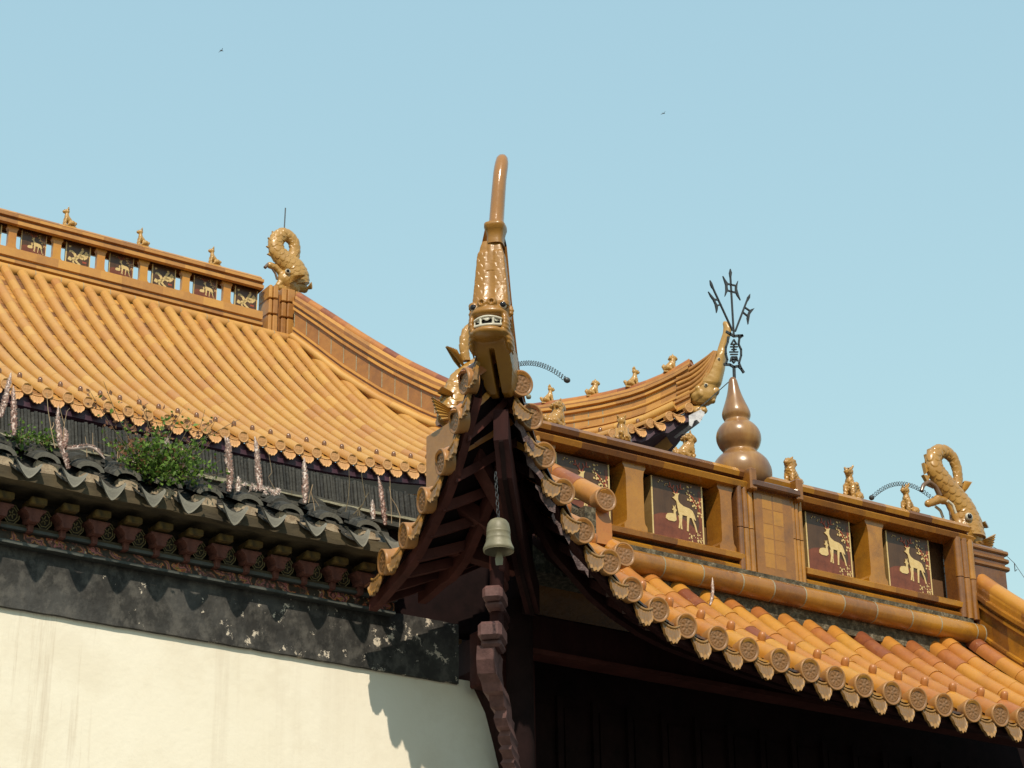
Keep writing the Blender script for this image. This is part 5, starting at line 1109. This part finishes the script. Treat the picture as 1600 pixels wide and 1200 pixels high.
for (px, v, H, lab) in ((107, 1, .27, 'leftmost little beast sitting on the great hall ridge'), (222, 1, .255, 'middle little beast of the three on the great hall ridge'), (334, 1, .26, 'little beast on the great hall ridge closest to the ring-tailed dragon')):
    q = at(px, 347+.264*(px-107), 25.35); beast(0, 0, 0, 0, v, -1, lab, hg, 'h', pos=(q[0], 25.35, 15.615), H=H)
hipyaw = math.atan2(-5.2, 3.15)
for (px, v, H, lab) in ((857, 1, .25, 'hip ridge beast peeking out directly above the first gate lion'), (927, 0, .245, 'seated hip ridge beast second from the gate corner side'), (989, 1, .27, 'upright hip ridge beast in the middle of the curving ridge'), (1048, 0, .255, 'topmost hip ridge beast, nearest the distant upturned tip')):
    q = hp(px, 636 if px < 860 else 620-.12*(px-905) if px < 960 else 605-.4*(px-992)); yb = np.interp(q[1], yy[::-1], (base[:, 2]+Hh)[::-1]); beast(0, 0, 0, 0, v, 1, lab, hg, 'h', pos=(q[0], q[1], yb-.01), yaw=hipyaw+.6, H=H)

# ---- fish finial on the far hip of the hall
c7 = lambda x, y: hp(800+x/3.636, 400+y/3.636); hdir = nrm((3.15, -5.2, 0)); hper = np.array([hdir[1], -hdir[0], 0])
secs = [(842, 1040, 1118, .07), (820, 1022, 1150, .10), (790, 1014, 1160, .115), (760, 1006, 1162, .115), (720, 1000, 1184, .11), (680, 1010, 1194, .105), (640, 1068, 1203, .095), (600, 1122, 1208, .085), (565, 1160, 1213, .07), (548, 1168, 1220, .068), (530, 1172, 1216, .058), (490, 1184, 1226, .052), (440, 1200, 1243, .046), (410, 1202, 1246, .042), (385, 1198, 1232, .036), (374, 1203, 1222, .02)]
T = Thing('fish_finial', c7(1080, 842), 'far upturned hip tip shaped as a scaled fish with gaping mouth, beside the iron tridents', 'fish finial', None)
ysec = np.linspace(842, 374, 70); S_ = np.array(secs)[::-1]; G = []; a_ = np.linspace(0, 2*PI, 40, endpoint=False)
for y in ysec:
    x0, x1, th = [np.interp(y, S_[:, 0], S_[:, i]) for i in (1, 2, 3)]; A, B = c7(x0, y), c7(x1, y); cc, hw_ = (A+B)/2, (B-A)/2; u = np.cos(a_); v = np.sin(a_)
    rib = np.where(u < -.9, .010*np.cos((u*hw_[0]*60+y*.03)*3), 0) if y > 560 else 0; sc_ = np.where(u > .05, scales(u*5, np.full_like(v, y/15), .9, 1., .02, -1), 0) if 560 < y < 740 else 0
    G.append(cc+np.sign(u)[:, None]*(np.abs(u)**.8)[:, None]*hw_+hper*((np.sign(v)*np.abs(v)**.8*th+(rib+sc_)*np.sign(v)))[:, None])
mb = MB(); mb.grid(G, .55, 0, True, closed=True); mb.add(G[0], [list(range(40))[::-1]], .5); mb.add(G[-1], [list(range(40))], .5); T.part('body', mb, M['figure_hall'], recalc=True)
mb = MB()
for i in range(6):
    P, W, _ = resample([c7(955, 690+28*i), c7(1025+4*i, 664+25*i), c7(1083+4*i, 625+23*i), c7(1130+4*i, 590+13*i), c7(1163+3*i, 556)], [.03, .028, .026, .022, .012], 16); mb.tube(P+hper*-.10 if (hper @ (EYE-c7(1080, 700))) < 0 else P+hper*.10, W, 8, tint=.4+.1*(i % 3))
T.part('fin_ribs', mb, M['hall_ridge'])
sgn = 1 if (hper @ (EYE-c7(1080, 700))) > 0 else -1
for x, y, r in ((1120, 752, .024), (1190, 600, .018)):
    V, F = surface(lambda P: d_ell(P, (0, 0, 0), (r, r, r)), (-r*1.3,)*3, (r*1.3,)*3, r/4); mb = MB(); mb.add(V+c7(x, y)+hper*sgn*(.108 if y > 700 else .09), F); o = T.part('eye', mb, M['teeth'], recalc=True); mb = MB(); mb.add(V*.6+c7(x+3, y)+hper*sgn*((.108 if y > 700 else .09)+r*.6), F); T.part('pupil', mb, M['eye_black'], o, recalc=True)
def f(P):
    d = None
    for a, b, ra, rb, o in (((1060, 800), (1110, 790), .12, .105, 0), ((1110, 778), (1150, 772), .095, .06, 0), ((1100, 818), (1140, 822), .075, .04, 0), ((1100, 735), (1125, 748), .035, .03, .085), ((1075, 770), (1090, 800), .05, .04, .09), ((1150, 765), (1164, 762), .045, .035, 0)):
        for s in ((-1, 1) if o else (1,)):
            e = d_caps(P, c7(*a)+hper*s*o, c7(*b)+hper*s*o, ra, rb); d = e if d is None else smin(d, e, .022)
    d = np.maximum(d, -d_caps(P, c7(1135, 799), c7(1175, 797), .012, .03))
    return d+.004*np.sin(P[..., 0]*70)*np.sin(P[..., 2]*75)
lo_, hi_ = np.minimum(c7(1030, 850), c7(1180, 710)), np.maximum(c7(1030, 850), c7(1180, 710)); V, F = surface(f, lo_-.16, hi_+.16, .014); mb = MB(); mb.add(V, F, .55); T.part('head', mb, M['figure_hall'], recalc=True)
def f(P):
    d = None
    for a, b, ra, rb in (((1005, 880), (1050, 885), .07, .07), ((1050, 878), (1090, 878), .06, .045), ((1040, 905), (1068, 922), .05, .03), ((1060, 860), (1092, 868), .035, .025), ((1025, 905), (1050, 912), .06, .05)):
        e = d_caps(P, c7(*a), c7(*b), ra, rb); d = e if d is None else smin(d, e, .015)
    return d+.004*np.sin(P[..., 0]*80)*np.sin(P[..., 2]*85)
V, F = surface(f, np.minimum(c7(990, 930), c7(1105, 850))-.12, np.maximum(c7(990, 930), c7(1105, 850))+.12, .014); mb = MB(); mb.add(V, F, .5); T.part('spout_head', mb, M['figure_hall'], recalc=True)

# ---- gourd finial with iron tridents
p0 = np.array([9.245, 11.14, 7.09]); T = Thing('gourd_finial', p0, 'brown glazed triple gourd finial carrying black iron tridents', 'finial')
pts = [(.001, 0), (.12, 0), (.19, .02), (.245, .07), (.262, .13), (.258, .175), (.235, .225), (.19, .265), (.15, .287), (.142, .30), (.152, .315), (.18, .345), (.197, .385), (.198, .42), (.183, .46), (.15, .495), (.118, .515), (.108, .528), (.112, .54), (.126, .565), (.126, .59), (.112, .625), (.09, .67), (.068, .72), (.052, .77), (.043, .81), (.036, .84), (.02, .858), (.001, .862)]
pz = np.array(pts); tq = np.linspace(0, 1, len(pts)); tt = np.linspace(0, 1, 90); mb = MB(); lean = -.055
R2 = np.stack([np.interp(tt, tq, pz[:, 0])*.79, np.interp(tt, tq, pz[:, 1])], 1); R2[1:-1] = (R2[:-2]+2*R2[1:-1]+R2[2:])/4
mb.grid([[p0+np.array([r*math.cos(a)+lean*z, r*math.sin(a), z]) for a in np.linspace(0, 2*PI, 56, endpoint=False)] for r, z in R2], .5, 0, True, closed=True); gb = T.part('gourd', mb, M['gourd'], recalc=True)
ci = lambda x, y: at(1080+x/3.08, 400+y/3.08, 11.14)
def bars(L, w, mbx=None):
    mb = mbx or MB()
    for pl in L:
        P = np.array([ci(*q) for q in pl])
        for a, b in zip(P[:-1], P[1:]):
            d = nrm(b-a); n_ = np.array([-d[2], 0, d[0]])*w; Yv = np.array([0, .006, 0]); a2, b2 = a-d*w*.5, b+d*w*.5
            mb.add([a2-n_-Yv, b2-n_-Yv, b2+n_-Yv, a2+n_-Yv, a2-n_+Yv, b2-n_+Yv, b2+n_+Yv, a2+n_+Yv], [(0, 1, 2, 3), (7, 6, 5, 4), (0, 4, 5, 1), (1, 5, 6, 2), (2, 6, 7, 3), (3, 7, 4, 0)], .5, 0, False)
    return mb
T.part('iron_stem', bars([[(208, 600), (206, 535)]], .010), M['iron'], recalc=True)
mb = bars([[(160, 522), (185, 523), (205, 534), (226, 530), (240, 542), (252, 560)], [(170, 365), (186, 374), (205, 386), (226, 384), (246, 383), (232, 394)]], .009); bars([[(166, 520), (174, 500), (166, 470), (166, 440), (176, 415), (178, 390)], [(238, 535), (230, 515), (240, 480), (240, 450), (228, 425), (232, 395)]], .006, mb); T.part('iron_frame', mb, M['iron'], recalc=True)
mb = bars([[(205, 403), (192, 425), (218, 425), (205, 403)], [(205, 425), (205, 462)], [(190, 437), (222, 437)], [(196, 450), (216, 450)], [(186, 462), (224, 462)], [(190, 474), (222, 474)], [(194, 486), (189, 506)], [(194, 486), (218, 486)], [(218, 486), (223, 506)], [(200, 486), (200, 500)], [(211, 486), (211, 500)], [(196, 498), (216, 498)], [(205, 515), (194, 500), (216, 500), (205, 515)]], .0045); T.part('iron_emblem', mb, M['iron'], recalc=True)
def blade(pts, mbx): mbx.prism([(q[0], q[1]) for q in [(ci(*p)[0], ci(*p)[2]) for p in pts]], (0, 11.133, 0), (1, 0, 0), (0, 0, 1), (0, 1, 0), .012)
mb = bars([[(205, 380), (188, 90)], [(168, 133), (214, 143)], [(170, 165), (220, 178)]], .0052); blade([(187, 62), (194, 82), (191, 102), (185, 102), (182, 82)], mb); blade([(151, 97), (166, 120), (175, 132), (173, 150), (176, 167), (168, 182), (161, 196), (165, 168), (164, 140)], mb); blade([(224, 120), (220, 142), (219, 160), (225, 182), (236, 214), (219, 190), (211, 172), (211, 150), (216, 136)], mb); T.part('iron_spear', mb, M['iron'], recalc=True)
mb = bars([[(198, 358), (100, 145)], [(106, 208), (130, 212)], [(120, 240), (142, 234)]], .0052); blade([(89, 117), (99, 132), (106, 152), (99, 156), (91, 138)], mb); blade([(81, 172), (100, 194), (112, 208), (117, 224), (127, 240), (126, 258), (121, 275), (117, 250), (113, 232), (104, 212), (92, 196)], mb); T.part('iron_spear', mb, M['iron'], recalc=True)
mb = bars([[(212, 362), (268, 215)], [(258, 248), (282, 264)], [(250, 272), (272, 290)]], .0052); blade([(282, 183), (281, 202), (271, 220), (265, 216), (270, 198)], mb); blade([(303, 252), (288, 272), (281, 282), (278, 300), (273, 330), (267, 300), (270, 284), (276, 268), (284, 258)], mb); T.part('iron_spear', mb, M['iron'], recalc=True)
mb = MB(); mb.tube([at(1144, 592, 11.14), at(1090, 640, 14.0)], .004, 5); solo('stay_wire', mb, M['wire'], at(1144, 592, 11.14), 'fine stay wire slanting from the gourd tip to the far fish finial', 'wire')
mb = MB(); P = [at(1549, 853, 11.14), at(1566, 862, 11.0), at(1585, 880, 10.9), at(1604, 908, 10.8)]; mb.tube(P, .0022, 5); mb.tube([at(1585, 880, 10.9), at(1586, 893, 10.9), at(1589, 890, 10.9)], .0035, 5); solo('stay_wire', mb, M['wire'], P[0], 'loose thin wire trailing down from the right dragon', 'wire')

# ---- corner finial: fish dragon head with scaled neck and tall horn
hdv = nrm((-1, -1, 0)); rv = np.array([-hdv[1], hdv[0], 0]); Oc = np.array([6.06, 9.39, 0]); zc = np.array([0, 0, 1.0])
LOC = lambda x, y, z: Oc+rv*x+hdv*y+zc*z
T = Thing('corner_dragon_finial', LOC(0, 0, 6.6), 'big brown glazed dragon head with bared teeth and tall horn on the upturned corner', 'dragon finial')
# scaled neck: rounded box section; front faces +y
zs = np.linspace(6.86, 7.395, 200); na = 120; G = []
for z in zs:
    w = np.interp(z, [6.86, 6.93, 7.10, 7.30, 7.36, 7.395], [.108, .104, .090, .072, .060, .048]); yf = np.interp(z, [6.86, 6.95, 7.10, 7.36, 7.395], [.085, .055, .025, .012, .005]); yb = -.11; row = []
    a = np.linspace(0, 2*PI, na, endpoint=False); cu, su = np.cos(a), np.sin(a); X = w*np.sign(cu)*np.abs(cu)**.55; Yv = np.where(su > 0, yf*np.abs(su)**.6, yb*np.abs(su)**.6)
    front = (su > .1); cen = np.abs(X) < .016
    hs_ = scales(X/.040+.5, np.full_like(X, z), 1.0, .042, .0095, 1); edge = np.clip((np.abs(X)-.016)/.008, 0, 1)*np.clip((z-6.925)/.02, 0, 1)*np.clip((7.335-z)/.02, 0, 1); hs_ = hs_*edge
    rib = np.where(cen & front, .005*np.abs(np.cos(X*180)), 0); Yv = Yv+np.where(front, hs_+rib, 0); X = X+np.where(~front | (np.abs(cu) > .9), 0, 0)
    sd_ = (np.abs(cu) > .85); X = X+np.where(sd_, np.sign(cu)*scales(np.full_like(X, .5)+Yv/.034, np.full_like(X, z), 1.0, .030, .006, 1)*edge, 0)
    G.append([LOC(x, y, z) for x, y in zip(X, Yv)])
mb = MB(); mb.grid(G, .6, 0, True, closed=True); mb.add(G[-1], [list(range(na))], .5); neck = T.part('scaled_neck', mb, M['dragon_head'], recalc=True)
def rbox_stack(levels, n=40, p=.6):
    G = []
    a = np.linspace(0, 2*PI, n, endpoint=False); cu, su = np.cos(a), np.sin(a)
    for z, xo, w, yc, d in levels:
        w = w*(.82 if z > 7.51 else 1); G.append([LOC(xo+w*np.sign(c_)*abs(c_)**p, yc+d*np.sign(s__)*abs(s__)**p, z) for c_, s__ in zip(cu, su)])
    mb = MB(); mb.grid(G, .55, 0, True, closed=True); mb.add(G[0], [list(range(n))[::-1]], .5); mb.add(G[-1], [list(range(n))], .5); return mb
T.part('collar', rbox_stack([(7.375, .022, .047, -.04, .065), (7.40, .022, .045, -.03, .055), (7.43, .024, .047, -.03, .055), (7.455, .024, .052, -.025, .065), (7.475, .024, .060, -.02, .075), (7.492, .024, .060, -.02, .075), (7.502, .026, .048, -.02, .06)]), M['dragon_head'], recalc=True)
hl = [(7.500, .028, .050, -.02, .052), (7.512, .029, .053, -.02, .054), (7.53, .030, .051, -.02, .05), (7.60, .036, .050, -.016, .048), (7.70, .044, .049, -.014, .046), (7.78, .050, .048, -.016, .044), (7.83, .053, .049, -.024, .043), (7.875, .056, .049, -.034, .042), (7.91, .058, .047, -.044, .04), (7.945, .059, .040, -.052, .034), (7.962, .059, .028, -.056, .024), (7.968, .059, .012, -.058, .01)]
T.part('horn', rbox_stack(hl, 28, .95), M['horn'], recalc=True)
# head
P_ = lambda x, y, z: LOC(x, y, z)
def fh_(P):
    q = P-Oc; X = q @ rv; Y2 = q @ hdv; Z = q[..., 2]; L = np.stack([X, Y2, Z], -1)
    d = d_ell(L, (0, 0, 6.90), (.100, .10, .075)); E = lambda c_, r: d_ell(L, c_, r)
    d = smin(d, E((0, .075, 6.908), (.098, .06, .034)), .02)          # upper lip
    d = smin(d, E((0, .07, 6.935), (.07, .05, .03)), .02)            # muzzle
    d = smin(d, E((-.026, .108, 6.958), (.031, .028, .030)), .006); d = smin(d, E((.026, .108, 6.960), (.031, .028, .030)), .006)
    d = smin(d, E((0, .08, 6.785), (.094, .075, .034)), .02)         # jaw
    for s in (-1, 1):
        d = smin(d, E((s*.092, .055, 6.84), (.024, .05, .075)), .018); d = smin(d, E((s*.082, .055, 6.965), (.034, .036, .026)), .015)
        d = smin(d, E((s*.108, .0, 6.945), (.020, .014, .036)), .01); d = smin(d, E((s*.105, .0, 6.76), (.02, .06, .05)), .02)
    # hull under the chin
    hw_ = np.interp(Z, [6.53, 6.57, 6.65, 6.78], [.04, .075, .098, .092]); yf = np.interp(Z, [6.53, 6.58, 6.67, 6.78], [-.22, -.15, -.05, .06]); hull = np.maximum(np.maximum(np.abs(X)/1-hw_, Y2-yf-.0+.06*np.abs(X)), np.maximum(-Y2-.27, np.maximum(6.545-Z, Z-6.80)))
    d = smin(d, hull, .02)
    # mouth slot
    m_ = E((0, .125, 6.846), (.092, .085, .030)); d = np.maximum(d, -m_)
    for s in (-1, 1): d = np.maximum(d, -E((s*.028, .136, 6.957), (.013, .02, .015)))
    d = np.maximum(d, -(np.maximum(np.maximum(np.abs(X)-.014, 6.40-Z), np.maximum(Z-6.73, -.30-Y2))))
    for s in (-1, 1):
        pass
    return d+.0022*np.sin(Z*260+np.abs(X)*60)*np.clip((np.abs(X)-.075)*30, 0, 1)
cs = np.array([LOC(x, y, z) for x in (-.17, .17) for y in (-.31, .19) for z in (6.47, 7.02)]); V, F = surface(fh_, cs.min(0), cs.max(0), .0062); mb = MB(); mb.add(V, F, .55, 0, True); head = T.part('head', mb, M['dragon_head'], recalc=True)
def ball(c_, r, mt, name, par):
    r = np.asarray(r, float); V, F = surface(lambda P: d_ell(P, (0, 0, 0), r), -r*1.35, r*1.35, float(r.min())/4); mb = MB(); mb.add(np.array([LOC(*(np.asarray(c_)+v)) for v in V]), F, .5, 0, True); return T.part(name, mb, mt, par, recalc=True)
for s in (-1, 1):
    w_ = ball((s*.078, .070, 6.950), (.024, .02, .022), M['teeth'], 'eye', head); ball((s*.083, .082, 6.953), (.018, .012, .018), M['eye_black'], 'pupil', head)
mb = MB(); G = []
for i, x in enumerate(np.linspace(-.084, .084, 25)):
    yb = .118-.95*x*x*8; G.append([LOC(x, yb, 6.866-.002), LOC(x, yb+.006, 6.860), LOC(x, yb, 6.858-.006*(1+math.cos(x*130)) )])
mb.grid(G, .5, 0, True); mb.tube([LOC(x, .120-6.2*x*x*.9, 6.872-1.6*x*x) for x in np.linspace(-.088, .088, 19)], .0075, 8); mb.tube([LOC(x, .118-6.0*x*x*.9, 6.822+1.0*x*x) for x in np.linspace(-.086, .086, 19)], .009, 8)
for x, w in ((-.036, .0115), (.034, .0115), (-.074, .008), (.072, .008)):
    mb.tube([LOC(x, .114-5.6*x*x, 6.868), LOC(x, .120-5.6*x*x, 6.846), LOC(x, .116-5.6*x*x, 6.824)], [w, w*.5, w], 8)
T.part('teeth', mb, M['teeth'], head)
mb = MB(); V, F = surface(lambda P: d_ell(P, (0, 0, 0), (.075, .05, .03)), (-.09, -.06, -.04), (.09, .06, .04), .008); mb.add(np.array([LOC(v[0], .055+v[1], 6.846+v[2]) for v in V]), F); T.part('mouth_cavity', mb, M['mouth_dark'], head, recalc=True)
mb = MB()
for s in (-1, 1):
    for k in range(8):
        z = 6.89-.022*k; mb.tube([LOC(s*.098, .035, z+.012), LOC(s*.108, .0, z), LOC(s*.110, -.05, z-.03)], [.005, .007, .004], 6, tint=.55)
T.part('mane', mb, M['dragon_head'], head)

# ---- bell hung under the corner
pb = at(779, 862, 9.44); T = Thing('wind_bell', pb, 'grey green bronze bell hanging on a chain under the upturned corner', 'bell')
mb = MB(); prof = [(.079, .0), (.086, .004), (.087, .018), (.080, .032), (.073, .05), (.069, .066), (.0705, .070), (.069, .074), (.067, .10), (.069, .104), (.0675, .108), (.067, .112), (.0675, .116), (.065, .135), (.060, .156), (.048, .173), (.030, .183), (.012, .187), (.001, .188)]
prof = [(r*.95, z) for r, z in prof]; mb.lathe(prof, pb, 40); mb.lathe([(.082, .0), (.074, .01), (.064, .06), (.055, .14), (.001, .165)], pb, 40, mat=0); bell = T.part('bell_body', mb, M['bronze'])
mb = MB(); zt = pb[2]+.187
for k in range(11):
    z = zt+.012+.024*k; r_ = [(pb[0]-.0015*k+(.008*math.cos(a) if k % 2 else 0), pb[1]+(0 if k % 2 else .008*math.cos(a)), z+.015*math.sin(a)) for a in np.linspace(0, 2*PI, 13)]; mb.tube(r_, .0026, 5, up=(0, 1, .3))
T.part('chain', mb, M['iron'])
mb = MB(); mb.tube([pb+np.array([0, 0, .15]), pb+np.array([.004, 0, .01])], .004, 6); mb.prism([(-.018, -.075), (.018, -.075), (.022, -.04), (.008, .01), (-.008, .01), (-.022, -.04)], pb+np.array([.004, 0, .0]), (rv[0], rv[1], 0), (0, 0, 1), hdv, .004); T.part('clapper', mb, M['bronze'], recalc=True)
ps = at(826, 620, 9.5); mb = MB(); mb.lathe([(.001, -.014), (.012, -.01), (.015, 0), (.012, .01), (.001, .014)], ps, 16); mb.tube([ps+np.array([0, 0, .012]), ps+np.array([-.012, .01, .05])], .0018, 5); solo('jingle_bell', mb, M['bronze'], ps, 'tiny round bell dangling beside the topmost tile disc of the right eave', 'bell')

# ---- birds, far up in the haze
for (px, py, r, lab, tl) in ((346, 79, 60, 'tiny dark bird high in the sky on the left', .1), (1037, 177, 75, 'tiny faint bird in the sky right of the horn', .5)):
    p = EYE+ray(px, py)*r; mb = MB(); mb.tube([p+np.array([-.05, .0, 0]), p, p+np.array([.055, 0, .0])], [.004, .017, .003], 8)
    for s in (-1, 1): mb.add([p+np.array([.02, 0, .006]), p+np.array([.0, s*.08, .03+.02*tl]), p+np.array([-.03, s*.14, .0]), p+np.array([-.02, s*.05, .0])], [(0, 1, 2, 3)], .5, 0, False)
    solo('bird', mb, M['bird'], p, lab, 'bird')
